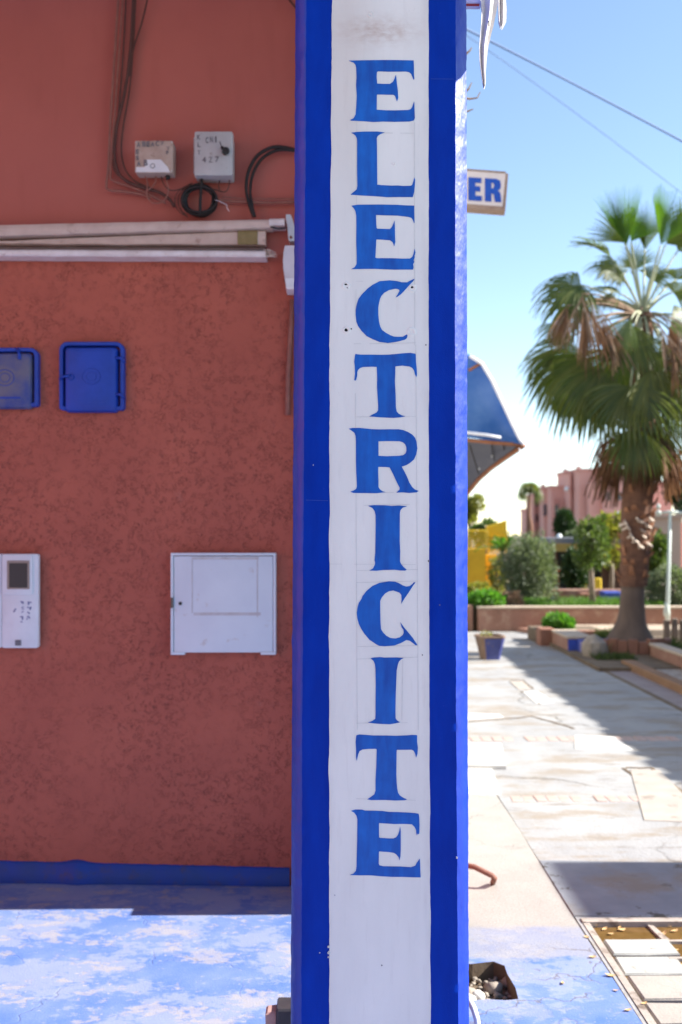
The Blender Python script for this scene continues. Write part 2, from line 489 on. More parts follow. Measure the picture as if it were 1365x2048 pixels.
M_AWNFAB = pm('dusty cream canvas', (.60, .50, .44), (.50, .40, .35), 12, .85, .3, 90, [((.30, .2, .16), 22, .6, .75)])
M_AWNMET = pm('white awning metal', (.75, .73, .73), (.62, .57, .55), 14, .4, .1, 60, [((.38, .30, .26), 40, .62, .75)])
M_KHAKI = pm('khaki tape', (.21, .17, .07), (.27, .22, .10), 30, .7)
M_SHADOWGREY = pm('painted shadow gap grey', (.22, .17, .155), (.18, .13, .12), 12, .85)
M_GALV = pm('galvanised steel', (.55, .55, .56), (.45, .45, .47), 20, .42, metal=.5)
M_RUST = pm('rusty iron', (.16, .065, .045), (.24, .11, .075), 30, .75, .4, 90)
M_LAMP = pm('lamp housing', (.62, .62, .66), (.55, .55, .6), 20, .35)
M_COPPER = pm('brown painted tube', (.32, .12, .05), (.24, .09, .04), 18, .5)
M_TARP = pm('blue awning canvas', (.05, .155, .40), (.15, .27, .50), 3, .45, .15, 30, transl=.42, tint=(1, 1, 1))
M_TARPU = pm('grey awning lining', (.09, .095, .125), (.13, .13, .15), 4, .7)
M_HEM = pm('white canvas hem', (.80, .80, .82), (.7, .7, .74), 20, .7)
M_VINYL = pm('weathered white vinyl', (.72, .69, .66), (.62, .57, .53), 16, .45, .15, 70, transl=.12, tint=(1, 1, 1))
M_SIGNBD = pm('pinkish sign board', (.70, .62, .60), (.62, .55, .53), 10, .6, .1, 60)
M_SIGNED = pm('brown sign edge', (.34, .24, .18), (.26, .17, .13), 20, .7)
M_SIGNBL = pm('sign letter blue', (.004, .055, .36), (.008, .08, .42), 20, .5)
M_RED = pm('red trim', (.55, .05, .03), (.4, .04, .03), 20, .6)
M_SLABW = pm('pale stone slab', (.56, .54, .50), (.50, .48, .45), 6, .75, .2, 60, [((.40, .35, .28), 14, .62, .75)])
M_SLABG = pm('greenish grey slab', (.40, .40, .36), (.35, .35, .32), 7, .75, .3, 80, [((.20, .18, .15), 14, .58, .68)])
M_SLABB = pm('beige slab', (.37, .33, .285), (.31, .28, .245), 7, .8, .4, 80, [((.22, .18, .15), 9, .60, .70)])
M_KERB = pm('pale kerb concrete', (.40, .35, .30), (.30, .255, .215), 8, .8, .4, 70, [((.17, .13, .10), 16, .52, .64)])
M_BRICK = pm('pink paving brick', (.38, .26, .22), (.42, .33, .29), 10, .8, .3, 80)
M_LEAFDRY = pm('dry leaf', (.50, .25, .07), (.62, .44, .22), 20, .7, island=.8)
M_STONE = pm('rubble', (.36, .31, .25), (.24, .20, .16), 14, .9, .5, 60)
M_PINKWALL = pm('brick red garden wall', (.34, .185, .135), (.28, .145, .10), 3, .85, .5, 40, [((.42, .27, .19), 6, .52, .68), ((.16, .10, .07), 5, .62, .74)])
M_CAP = pm('pale wall capping', (.50, .40, .30), (.42, .33, .25), 5, .85, .3, 50)
M_TERRA = pm('terracotta paint', (.29, .135, .085), (.22, .10, .065), 5, .8, .3, 50)
M_LILAC = pm('lilac paint', (.20, .19, .42), (.26, .23, .42), 6, .7)
M_COBALT = pm('cobalt paint', (.035, .07, .38), (.05, .09, .36), 5, .6, .2, 40)
M_TRUNK = pm('palm trunk fibre', (.20, .095, .055), (.12, .058, .036), 9, .9, .8, 30, stretch=(1, 1, 2.5), bdist=.02)
M_TRUNKLOW = pm('grey brown palm base', (.150, .105, .080), (.110, .078, .060), 8, .9, .5, 40, stretch=(1, 1, .4), bdist=.01)
M_BOOT = pm('cut leaf base', (.44, .21, .105), (.26, .115, .06), 14, .85, .4, 50, island=.5)
M_BOOTP = pm('sunlit toned leaf base', (.62, .52, .42), (.50, .40, .32), 14, .8)  # paler copy of the leaf base colour with sunlight painted in
M_FROND = pm('fan palm green', (.075, .105, .020), (.135, .150, .034), 4, .40, transl=.44, island=.4, spec=.5)
M_FRONDL = pm('fresh fan palm green', (.085, .17, .018), (.11, .20, .022), 4, .42, transl=.48, island=.4, spec=.5)
M_FRONDP = pm('pale sunlit palm leaf', (.20, .24, .11), (.14, .18, .07), 4, .35, transl=.3, island=.5)
M_FRONDY = pm('yellowing fan palm leaf', (.17, .17, .03), (.10, .12, .03), 4, .5, transl=.35, island=.5)
M_DEAD = pm('dead palm leaf', (.27, .15, .08), (.19, .10, .055), 8, .85, transl=.25, tint=(1.1, 1, .9), island=.6)
M_DEADP = pm('pale dead palm leaf', (.40, .28, .19), (.28, .18, .115), 8, .85, transl=.2, tint=(1.1, 1, .9), island=.6)
M_PETI = pm('palm leaf stalk', (.34, .36, .20), (.40, .40, .26), 10, .5)
M_OLIVE = pm('grey green leaves', (.11, .14, .075), (.22, .25, .16), 6, .55, transl=.25, island=.85)
M_GREEN = pm('bright green leaves', (.075, .20, .022), (.12, .27, .04), 6, .5, transl=.35, island=.8)
M_MIDGREEN = pm('mid green leaves', (.075, .12, .028), (.13, .17, .045), 6, .5, transl=.35, island=.8)
M_DKGREEN = pm('dark green leaves', (.022, .050, .014), (.045, .08, .022), 6, .5, transl=.2, island=.8)
M_YELGREEN = pm('yellow green leaves', (.20, .20, .035), (.30, .27, .06), 6, .5, transl=.35, island=.8)
M_GRASS = pm('grass', (.07, .16, .02), (.12, .22, .035), 5, .6, transl=.3, island=.7)
M_GRASSD = pm('dull grass', (.055, .085, .022), (.09, .12, .03), 5, .7, transl=.25, island=.7)
M_BARK = pm('pale bark', (.30, .24, .18), (.20, .155, .115), 12, .9, .5, 40)
M_AGAVE = pm('variegated agave', (.42, .42, .20), (.20, .24, .10), 5, .5, transl=.2, island=.9)
M_YELLOW = pm('yellow kiosk paint', (.78, .45, .02), (.66, .36, .015), 3, .6)
M_YELLOWB = pm('bright yellow paint', (.82, .56, .03), (.74, .50, .03), 3, .55)
M_FARPINK = pm('far pink render', (.74, .385, .31), (.69, .35, .285), .3, .9)
M_GLASS = pm('dark window glass', (.05, .05, .06), (.08, .07, .08), 2, .2, spec=.6)
M_FRAMEP = pm('pale window frame', (.48, .30, .27), (.42, .26, .23), 2, .8)
M_BEIGE = pm('beige render', (.44, .32, .24), (.40, .28, .21), .8, .9)
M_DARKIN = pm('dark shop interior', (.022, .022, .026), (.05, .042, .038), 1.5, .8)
M_BROWN = pm('brown timber', (.12, .062, .038), (.09, .046, .03), 4, .8)
M_OCHRE = pm('ochre fascia', (.36, .25, .06), (.30, .21, .06), 2, .7)
M_ROOFG = pm('grey roof sheet', (.20, .20, .21), (.16, .16, .17), 2, .7)
M_GLOBE = pm('white lamp globe', (.82, .82, .80), (.78, .78, .76), 3, .3)
M_POST = pm('pale green post paint', (.52, .58, .52), (.46, .52, .47), 6, .5)
M_WOOD = pm('weathered post timber', (.26, .20, .155), (.19, .145, .11), 8, .9, .4, 40)
M_PENCIL = pm('pencil', (.54, .54, .55), (.66, .66, .66), 60, .8)
M_SHADEBAND = pm('shade toned grey concrete', (.235, .25, .27), (.175, .185, .205), 4, .7, .4, 60, [((.07, .06, .05), 7, .60, .64), ((.20, .17, .14), 3, .50, .66)])
M_GUTTER = pm('pinkish grey screed', (.28, .235, .225), (.24, .19, .185), 4, .85, .4, 40)
M_POTBLUE = pm('dull blue pot glaze', (.045, .055, .20), (.07, .08, .22), 9, .5, .2, 40, [((.20, .13, .10), 12, .60, .70)])
M_CLAY = pm('dusty clay', (.25, .165, .115), (.18, .115, .08), 8, .85, .3, 50)
M_CREAM = pm('cream side wall render', (.40, .38, .35), (.36, .34, .31), 1, .9)
M_RIGHTB = pm('tan building render', (.44, .37, .31), (.38, .32, .27), 1, .9)
def m_water():
    m, t = nt('muddy drain water'); n = N(t)
    col = n.mix(n.ramp(n.noise(n.coords(), 18, 5), .3, .7), (.115, .062, .018), (.17, .10, .035))
    n.out(col, .06, n.noise(n.coords(), 24, 3), .10, .004, .5)
    return m
M_WATER = m_water()

# ------------------------------------------------------------------ the setting
def S(o): o['kind'] = 'structure'; return o
g = MB(); g.quad((-500, -300, -.14), (500, -300, -.14), (500, 700, -.14), (-500, 700, -.14))
S(obj('ground', g, M_EARTH, loc=(0, 0, -.14)))

# terrace floor in front of the shop, with a broken hole
hx = []
hp = [(930, 2004), (975, 2000), (1012, 2001), (1040, 1998), (1034, 1975), (1018, 1950), (1010, 1930), (990, 1924), (968, 1923), (945, 1928), (925, 1930), (920, 1960)]
hole = [gnd(a + random.uniform(-3, 3), b + random.uniform(-2, 2)) for a, b in hp]
EDGE_X = .982
TY1 = gnd(970, 1587).y
outer = [V((-6, -4.4, 0)), V((EDGE_X, -4.4, 0)), V((EDGE_X + .004, 3, 0)), V((EDGE_X - .004, 4.2, 0)), V((EDGE_X + .004, 5.2, 0)), V((EDGE_X - .002, TY1, 0)), V((-6, TY1, 0))]
t_ = MB(); t_.poly(outer, (0, 0, -.13), [hole])
tf = S(obj('terrace_floor', t_, M_TER, loc=(0, 1.0, 0)))
tf.data.materials.append(M_SOIL)
for p in tf.data.polygons:
    if p.normal.z < .5: p.material_index = 1
# rubble lying in the hole
hc = sum(hole, V()) / len(hole)
def lump(r, seed, sz=.7):
    m = MB(); rnd = random.Random(seed); k = V((rnd.random() * 9, rnd.random() * 9, 0))
    m.sphere((0, 0, 0), r, 9, 6, sz)
    for v in m.v:
        d = noise.noise(v * (1.4 / r) + k); v *= 1 + .35 * d
    return m
hs = MB(); hs.poly([hc + (p - hc) * .985 + V((0, 0, -.062)) for p in hole], (0, 0, -.06)); obj('soil', hs, M_SOIL, tf)
rub = MB()
for i in range(150):
    c = V((hc.x + random.uniform(-.14, .14), hc.y + random.uniform(-.13, .13), -.061 + random.random() * .012))
    l = lump(random.uniform(.004, .012), i)
    b = len(rub.v); rub.v += [v + c for v in l.v]; rub.f += [tuple(b + q for q in f) for f in l.f]
obj('gravel', rub, M_STONE, kind='stuff', label='small gravel and grit on the bottom of the broken hole in the blue floor', cat='gravel')
for i in range(11):
    c = V((hc.x + random.uniform(-.10, .13), hc.y + random.uniform(-.11, .11), -.048))
    l = lump(random.uniform(.016, .034), 900 + i)
    for v in l.v: v += c
    obj('rubble_stone', l, M_STONE if i % 3 else M_SLABW, smooth=True, label='small broken stone lying in the hole in the blue painted floor', cat='stone', group='stones in the broken floor hole')

# street with the drain channel cut out
DX0, DX1, DY0, DY1 = .985, 1.62, 2.3, gnd(1200, 1838).y
so_ = [V((DX0, -4.4, 0)), V((9, -4.4, 0)), V((9, 15.75, 0)), V((.3, 15.75, 0)), V((.3, TY1 + .004, 0)), V((DX0 + .002, TY1 + .004, 0))]
DRX0, DRX1, DRY0, DRY1 = 1.0, 1.64, 2.2, DY1
s_ = MB(); s_.poly(so_, (0, 0, -.12), [[V((DRX0, DRY0, 0)), V((DRX1, DRY0, 0)), V((DRX1, DRY1, 0)), V((DRX0, DRY1, 0))]])
street = S(obj('street', s_, M_STR, loc=(0, 0, 0)))
# bits of the street you can tell apart
def slab(px4, z, th, mat, name='paving_slab', par=None, jit=.004):
    pts = [gnd(a, b, z) + V((random.uniform(-jit, jit), random.uniform(-jit, jit), 0)) for a, b in px4]
    n = len(pts); c = sum(pts, V()) / n
    top2 = [p + (c - p).normalized() * .006 + V((0, 0, 0)) for p in pts]
    m = MB(); m.loft([[p - V((0, 0, th)) for p in pts], [p - V((0, 0, .006)) for p in pts], top2])
    return obj(name, m, mat, par or street)
slab([(905, 1528), (1012, 1530), (1003, 1486), (905, 1484)], .03, .029, M_SLABW)
slab([(905, 1587), (1003, 1588), (984, 1532), (905, 1530)], .006, .005, M_SLABW)
slab([(1290, 1640), (1425, 1645), (1320, 1540), (1262, 1538)], .005, .004, M_SLABB)
slab([(1150, 1497), (1268, 1500), (1230, 1473), (1150, 1470)], .006, .005, M_SLABW)
slab([(1072, 1406), (1110, 1404), (1075, 1382), (1046, 1383)], .006, .005, M_SLABW)
slab([(1036, 1378), (1064, 1377), (1045, 1361), (1019, 1362)], .006, .005, M_SLABB, 'manhole_cover')
slab([(905, 1440), (1010, 1434), (1000, 1428), (905, 1426)], .007, .006, M_SLABW)
slab([(1147, 1831), (1420, 1833), (1420, 1726), (1078, 1720)], .005, .004, M_SHADEBAND, jit=.0)  # dark slab fills the cast shadow band, deepening its shade by colour
# two rows of pink bricks across the street
def brick_row(py, x0, x1, bw, bl):
    y = gnd(1100, py).y; x = x0; i = 0
    me = None
    while x < x1:
        if me is None:
            m = MB(); m.cbox((-bw / 2, -bl / 2, 0), (bw / 2, bl / 2, .011), .006)
            o = obj('brick', m, M_BRICK, loc=(0, 0, 0)); me = o.data
            bpy.data.objects.remove(o)
        if random.random() > .06:
            inst('brick', me, (x + bw / 2, y + random.uniform(-.006, .006), -.0085 + random.uniform(-.0015, .003)), street, (0, 0, random.uniform(-.05, .05)))
        x += bw + .008
brick_row(1598, 1.05, 2.25, .062, .13)
brick_row(1478, .80, 2.6, .075, .16)
# long inset joint / channel cover of the street
jn = MB()
for a, b in (((1249, 1537), (1358, 1626)), ((1252, 1536), (1302, 1536)), ((1302, 1536), (1400, 1610)), ((940, 1444), (1065, 1433)), ((1065, 1433), (1150, 1458)), ((1044, 1383), (1078, 1408)), ((1020, 1361), (1046, 1361)), ((1046, 1361), (1066, 1378))):
    p, q = gnd(*a), gnd(*b); d = (q - p).normalized(); s = V((-d.y, d.x, 0)) * .012
    pts = []
    k = 7
    L = [p.lerp(q, i / k) + V((random.uniform(-.01, .01), random.uniform(-.01, .01), 0)) for i in range(k + 1)]
    jn.hexa([x + s * random.uniform(.5, 1.2) + V((0, 0, .0005)) for x in L] + [x - s * random.uniform(.5, 1.2) + V((0, 0, .0005)) for x in reversed(L)],
            [x + s * .8 + V((0, 0, .0045)) for x in L] + [x - s * .8 + V((0, 0, .0045)) for x in reversed(L)])
obj('joint_filler', jn, M_SOIL, street)

# drain channel with slabs, water and kerb
drain = thing('drain_channel', (1.3, 3.4, -.12), 'open street drain with muddy water, thin ribs and loose cover slabs', 'drain')
k_ = MB(); k_.box((DRX0 - .012 + .014, DRY1 - .045, -.119), (DRX1 - .002, DRY1 - .002, .006)); obj('kerb', k_, M_KERB, drain)
k_ = MB(); k_.box((DRX0 + .002, DRY0 + .002, -.119), (DRX0 + .028, DRY1 - .047, .003)); obj('kerb', k_, M_KERB, drain)
wt = MB(); wt.box((DRX0 + .03, 3.45, -.118), (DRX1 - .003, DRY1 - .047, -.015)); obj('water', wt, M_WATER, drain)
cx0, cx1 = DRX0 + .032, 1.285
rows = [(1907, 1877), (1945, 1910), (1998, 1950), (2046, 2002), (2100, 2052), (2160, 2106)]
for i, (yb, yt) in enumerate(rows):
    y0, y1 = gnd(1200, yb).y, gnd(1200, yt).y
    x1 = cx1 + random.uniform(-.012, .012) if i < 2 else 1.60
    z = random.uniform(-.006, .0)
    m = MB()
    n0 = [(cx0 + .004 + random.uniform(0, .01), y0 + .003, z), (cx0 + .5 * (x1 - cx0), y0 + .003 + random.uniform(-.004, .004), z), (x1 + random.uniform(-.02, .0), y0 + .004, z), (x1 + random.uniform(-.02, 0), y1 - .003, z), (cx0 + .3 * (x1 - cx0), y1 - .003 + random.uniform(-.004, .004), z), (cx0 + .004 + random.uniform(0, .008), y1 - .003, z)]
    c = sum((V(p) for p in n0), V()) / 6
    m.loft([[(p[0], p[1], p[2] - .05) for p in n0], [(p[0], p[1], p[2] - .006) for p in n0], [V(p) + (c - V(p)).normalized() * .006 for p in n0]])
    obj('slab', m, M_SLABG if i < 2 else M_SLABB, drain)
for (pa, pb) in (((1308, 1879), (1440, 1882)), ((1338, 1913), (1440, 1916))):
    a, b = gnd(*pa), gnd(*pb); m = MB(); m.box((a.x, a.y - .008, -.117), (1.632, a.y + .008, -.004)); obj('rib', m, M_KERB, drain)
m = MB()
a = gnd(1302, 1846); b = gnd(1322, 1876)
m.loft([[(1.262, a.y, -.117), (1.285, a.y, -.117), (1.292, b.y, -.117), (1.266, b.y, -.117)], [(1.258, a.y, -.006), (1.280, a.y - .01, -.006), (1.298, b.y, -.006), (1.270, b.y - .01, -.006)]]); obj('rib', m, M_KERB, drain)
def leafmesh(L, Wd, curl=.003):
    P = []
    for i in range(5):
        t = i / 4; w_ = Wd * math.sin(math.pi * min(.98, max(.04, t))) ** .8
        P.append([(-w_, (t - .5) * L, curl * (2 * t - 1) ** 2 + .002), (0, (t - .5) * L, curl * (2 * t - 1) ** 2), (w_, (t - .5) * L, curl * (2 * t - 1) ** 2 + .002)])
    m = MB(); m.grid(P)
    return m
lm = obj('fallen_leaf', leafmesh(.034, .009), M_LEAFDRY, loc=(0, 0, 0), smooth='open'); LME = lm.data; bpy.data.objects.remove(lm)
def leaf_at(px, py, z, label, group):
    p = gnd(px, py, z)
    o = inst('fallen_leaf', LME, p, None, (random.uniform(-.2, .2), random.uniform(-.2, .2), random.uniform(0, 6.3)), (random.uniform(.7, 1.15),) * 3)
    tag(o, label, 'leaf', group)
for px, py in ((1210, 1858), (1222, 1868), (1240, 1855), (1195, 1852), (1232, 1849), (1340, 1852), (1350, 1862), (1328, 1868), (1313, 1887), (1327, 1893), (1352, 1900), (1347, 1925), (1360, 1930), (1244, 1860)):
    leaf_at(px, py, -.012, 'small dry orange leaf floating on the muddy drain water', 'dry leaves floating on the drain water')
for px, py in ((1174, 1874), (1186, 1914), (1221, 1951), (1233, 1981), (1126, 1966), (1257, 2020), (1289, 2007)):
    leaf_at(px, py, .003, 'small dry leaf on the pale paving beside the drain', 'dry leaves on the dry paving')

# ------------------------------------------------------------------ pillar with the hand painted sign
pillar = thing('pillar', (PZ0.x, PZ0.y, 0), 'tall blue and white painted pillar with vertical ELECTRICITE lettering', 'pillar')
def lerp(a, b, t): return a + (b - a) * t
def edgepx(tab, py):
    if py <= tab[0][0]: i = 0
    elif py >= tab[-1][0]: i = len(tab) - 2
    else: i = max(k for k in range(len(tab) - 1) if tab[k][0] <= py)
    (y0, x0), (y1, x1) = tab[i], tab[i + 1]
    return x0 + (x1 - x0) * (py - y0) / (y1 - y0)
E_LS = [(0, 590.5), (700, 587), (1400, 583.5), (2048, 581)]
E_LF = [(0, 613.5), (700, 609.5), (1400, 605.3), (2048, 603)]
E_WL = [(0, 663.7), (700, 659), (1400, 658), (2048, 658.4)]
E_WR = [(0, 858.5), (700, 858.5), (1400, 860), (2048, 862.8)]
E_RF = [(0, 912), (700, 910.5), (1400, 912.5), (2048, 917)]
E_RS = [(0, 935.8), (700, 937.8), (1400, 939), (2048, 941)]
zt, zb = 4.0, 0.0
PB = .36     # pillar depth
def pil_z(px_tab, z, d=0.0):
    # point on the front plane at height z for a pixel-x table
    py = 1024.0
    for _ in range(6):
        p = pil(edgepx(px_tab, py), py)
        py += (p.z - z) / (p - CP).length * F * .98
    p = pil(edgepx(px_tab, py), py); p.z = z
    return p + nP * d
pu = V((-nP.y, nP.x, 0))  # to the right along the face
if pu.x < 0: pu = -pu
bk = -nP
def section(z, top=False):
    lf, rf = pil_z(E_LF, z), pil_z(E_RF, z)
    ls, rs = pil_z(E_LS, z), pil_z(E_RS, z)
    cl = (lf - ls).dot(pu); cr = (rs - rf).dot(pu)
    cl *= 1.012; cr *= 1.012
    LS = lf - pu * cl + bk * cl * 1.05; RS = rf + pu * cr + bk * cr * 1.05
    if top:
        LS0 = lf - pu * cl; RS0 = rf + pu * cr
    pts = []
    BL = LS + bk * PB; BR = RS + bk * PB
    n = 7
    for k in range(4): pts.append((BL.lerp(LS, k / 4), -pu, .0012))
    for k in range(n + 1):
        t = k / n; e = math.sin(math.pi * t)
        pts.append((LS.lerp(lf, t) + (nP - pu).normalized() * e * .0035, (nP - pu).normalized(), .0022))
    m_ = 26
    for k in range(1, m_): pts.append((lf.lerp(rf, k / m_), nP, .0003))
    for k in range(n + 1):
        t = k / n; e = math.sin(math.pi * t)
        pts.append((rf.lerp(RS, t) + (nP + pu).normalized() * e * .0012, (nP + pu).normalized(), .0017))
    for k in range(1, 5): pts.append((RS.lerp(BR, k / 4), pu, .0012))
    return pts
rows_ = []
nz = 460
body = MB()
for i in range(nz + 1):
    z = zb + (zt - zb) * i / nz
    row = []
    for (p, nn, amp) in section(z):
        q = p * 1.0
        d = noise.noise(q * V((1, 1, .8)).x * 38) * .55 + noise.noise(q * 95 + V((3, 1, 2))) * .45
        dr = noise.noise(V((q.x * 60, q.y * 60, q.z * 24)))
        q = p + nn * (d * amp + max(0, dr - .25) * amp * 1.6)
        row.append(q)
    rows_.append(row)
body.loft(rows_)
sh = obj('shaft', body, M_BLUE, pillar, smooth='auto')
sh.data.materials.append(M_BLUEG)
_nc = len(rows_[0])
for p in sh.data.polygons:
    if p.index < nz * _nc:
        j = p.index % _nc
        if 4 <= j <= 10 or j >= _nc - 12: p.material_index = 1
# white stripe
ws = MB(); front = []
nzw = 300
for i in range(nzw + 1):
    z = .0 + 3.2 * i / nzw
    a = pil_z(E_WL, z); b = pil_z(E_WR, z)
    a = a + pu * (noise.noise(V((0, 0, z * 14))) * .0022 + noise.noise(V((5, 0, z * 70))) * .0007)
    b = b + pu * (noise.noise(V((9, 0, z * 12))) * .0016 + noise.noise(V((2, 0, z * 60))) * .0006)
    row = []
    for k in range(0, 19):
        q = a.lerp(b, .004 + .992 * k / 18)
        h = .0011 + noise.noise(q * 30) * .0002
        row.append(q + nP * h)
    front.append(row)
ws.grid(front); stripe = obj('white_stripe', ws, M_WHITE, pillar, smooth='open')
for p in stripe.data.polygons: p.use_smooth = True
# lettering traced as painted
LET = {}
def LT(name, ox, oy, pts, hole=None):
    cv = lambda L: [(ox + x / 8.53125, oy + y / 8.53125) for x, y in L]
    return (name, cv(pts), [cv(hole)] if hole else [])
letters = [
LT('E', 690, 110, [(70,103),(330,97),(700,92),(950,95),(1175,100),(1180,200),(1180,330),(1187,415),(1170,425),(1150,370),(1130,325),(1100,300),(1050,287),(750,290),(565,283),(548,300),(545,380),(552,495),(680,500),(770,500),(820,465),(850,410),(870,345),(880,400),(890,500),(905,610),(912,740),(890,797),(870,740),(855,700),(830,683),(700,682),(560,677),(547,690),(545,940),(700,950),(850,952),(1080,945),(1125,930),(1150,895),(1180,800),(1187,830),(1190,950),(1195,1080),(1180,1120),(1100,1140),(850,1145),(650,1140),(480,1148),(330,1135),(110,1125),(90,1115),(150,1085),(185,1020),(195,900),(205,700),(192,520),(200,400),(195,220),(180,165),(150,135)]),
LT('L', 690, 255, [(110,95),(200,82),(340,75),(560,75),(680,92),(610,115),(560,150),(545,190),(550,330),(552,600),(555,980),(620,988),(800,997),(900,995),(1000,1003),(1120,1000),(1150,985),(1170,920),(1187,855),(1200,900),(1195,1000),(1185,1100),(1160,1190),(900,1190),(730,1192),(500,1175),(300,1165),(100,1150),(150,1105),(205,1060),(215,1000),(210,700),(212,300),(208,200),(185,145),(150,115)]),
LT('E', 690, 400, [(115,102),(220,85),(600,82),(900,88),(1050,97),(1185,100),(1185,200),(1190,390),(1180,400),(1165,350),(1140,310),(1090,292),(900,270),(700,265),(540,258),(533,270),(537,400),(545,485),(560,495),(770,500),(800,470),(825,420),(848,355),(855,450),(857,600),(862,720),(842,797),(830,760),(815,720),(770,690),(650,680),(542,675),(537,700),(530,850),(522,985),(545,997),(800,998),(1000,1005),(1110,1003),(1150,975),(1170,930),(1190,835),(1205,900),(1190,960),(1195,975),(1175,1030),(1185,1060),(1165,1100),(1175,1150),(1165,1190),(1000,1190),(850,1192),(520,1178),(300,1180),(110,1183),(170,1150),(200,1100),(205,1000),(195,700),(198,400),(195,270),(180,190),(150,140)]),
LT('C', 680, 550, [(1275,68),(1255,105),(1200,160),(1130,240),(1050,325),(990,370),(955,385),(990,330),(1015,280),(1015,255),(985,240),(940,238),(840,260),(760,305),(710,360),(685,415),(670,480),(657,560),(658,680),(670,800),(690,880),(720,940),(780,985),(860,1030),(930,1055),(1000,1058),(1080,1055),(1110,1035),(1145,1015),(1155,1040),(1145,1080),(1110,1105),(1000,1135),(920,1150),(820,1162),(680,1145),(560,1095),(460,1045),(370,955),(310,870),(283,800),(270,680),(270,600),(285,520),(305,450),(320,410),(380,330),(480,230),(570,165),(680,110),(850,95),(960,105),(1060,128),(1150,128),(1210,95)]),
LT('T', 690, 700, [(182,70),(260,82),(400,82),(600,85),(750,82),(870,72),(1000,58),(1120,52),(1200,65),(1210,80),(1215,200),(1228,330),(1230,430),(1217,465),(1200,420),(1180,350),(1150,305),(1100,282),(980,268),(870,280),(863,290),(862,400),(855,540),(868,780),(872,980),(885,1050),(920,1090),(980,1120),(1035,1132),(950,1150),(830,1160),(700,1155),(600,1150),(420,1135),(480,1100),(540,1070),(568,1035),(570,950),(560,800),(550,640),(552,450),(545,290),(470,287),(310,292),(260,310),(225,345),(213,380),(212,440),(195,510),(180,525),(163,515),(175,400),(170,260),(162,200),(172,110)]),
LT('R', 690, 850, [(70,65),(130,53),(260,52),(450,72),(600,78),(750,75),(920,75),(1000,90),(1080,122),(1150,165),(1200,220),(1225,290),(1238,400),(1220,500),(1180,590),(1110,650),(1050,685),(970,712),(1010,780),(1060,880),(1100,980),(1150,1060),(1200,1105),(1258,1125),(1225,1150),(1100,1160),(980,1150),(880,1155),(935,1100),(935,1070),(880,960),(820,830),(765,725),(720,718),(570,715),(570,800),(575,950),(575,1060),(600,1100),(640,1130),(695,1147),(540,1165),(350,1162),(150,1160),(95,1140),(150,1120),(195,1090),(207,1050),(203,950),(195,800),(190,600),(190,280),(185,190),(165,135),(120,100)],
   [(575,280),(720,275),(930,278),(990,295),(1030,330),(1050,380),(1052,440),(1035,485),(1000,515),(930,528),(720,535),(575,528)]),
LT('I', 690, 1000, [(397,100),(500,87),(700,92),(800,102),(920,95),(1062,108),(990,130),(955,165),(940,210),(938,500),(937,700),(945,880),(943,1050),(960,1090),(1000,1140),(1055,1188),(1030,1205),(950,1203),(850,1190),(650,1195),(540,1207),(420,1203),(480,1170),(515,1100),(517,1060),(507,1030),(520,900),(525,600),(527,380),(525,260),(510,190),(470,135)]),
LT('C', 690, 1155, [(1205,85),(1170,130),(1100,240),(1030,340),(985,410),(962,447),(970,370),(965,300),(935,260),(870,235),(830,222),(760,230),(690,270),(630,340),(605,400),(605,600),(610,760),(618,880),(660,945),(710,995),(780,1032),(870,1040),(940,1020),(990,980),(1005,940),(1000,890),(970,850),(948,762),(1010,850),(1090,945),(1160,1030),(1205,1100),(1238,1150),(1212,1155),(1160,1115),(1110,1078),(1050,1065),(960,1115),(850,1158),(680,1172),(590,1165),(540,1140),(420,1060),(340,965),(280,875),(240,790),(215,700),(205,600),(220,500),(240,430),(285,365),(300,320),(370,230),(470,145),(590,92),(750,65),(850,68),(920,95),(990,135),(1050,155),(1110,145),(1160,105),(1175,82)]),
LT('I', 690, 1305, [(440,98),(500,85),(600,77),(680,85),(900,83),(1003,92),(960,115),(925,150),(907,200),(887,300),(880,450),(870,700),(865,1000),(868,1120),(890,1155),(940,1190),(870,1205),(770,1222),(600,1215),(500,1208),(395,1192),(470,1165),(520,1130),(525,1050),(525,800),(528,550),(523,280),(515,200),(490,140)]),
LT('T', 690, 1460, [(200,88),(250,75),(330,80),(480,92),(700,92),(880,98),(1050,90),(1150,82),(1230,85),(1235,100),(1233,200),(1247,300),(1240,400),(1217,470),(1200,400),(1175,350),(1140,333),(1000,335),(890,335),(885,350),(882,550),(880,750),(885,880),(895,1000),(910,1070),(940,1115),(1000,1155),(1060,1180),(1020,1195),(850,1200),(700,1190),(450,1192),(385,1180),(450,1135),(505,1095),(525,1030),(525,850),(538,600),(545,330),(530,318),(400,320),(300,330),(255,355),(230,410),(205,525),(192,460),(192,330),(185,200),(195,110)]),
LT('E', 690, 1610, [(110,97),(180,75),(290,75),(350,92),(500,95),(650,100),(750,115),(900,118),(1050,125),(1200,135),(1260,148),(1270,200),(1275,330),(1270,480),(1258,495),(1245,485),(1228,515),(1218,470),(1215,420),(1190,370),(1145,325),(1000,318),(850,320),(700,312),(590,303),(583,320),(585,545),(600,558),(750,568),(830,568),(880,545),(910,500),(930,440),(945,365),(955,440),(955,600),(955,750),(950,870),(932,942),(920,890),(880,840),(840,812),(750,798),(590,787),(583,800),(580,1000),(590,1025),(650,1042),(800,1045),(950,1047),(1130,1058),(1200,1035),(1230,980),(1280,912),(1285,1000),(1290,1150),(1295,1230),(1150,1228),(1000,1222),(800,1222),(600,1210),(450,1195),(260,1195),(90,1190),(150,1165),(190,1120),(200,1050),(205,850),(212,600),(215,300),(215,240),(200,180),(160,125)]),
]
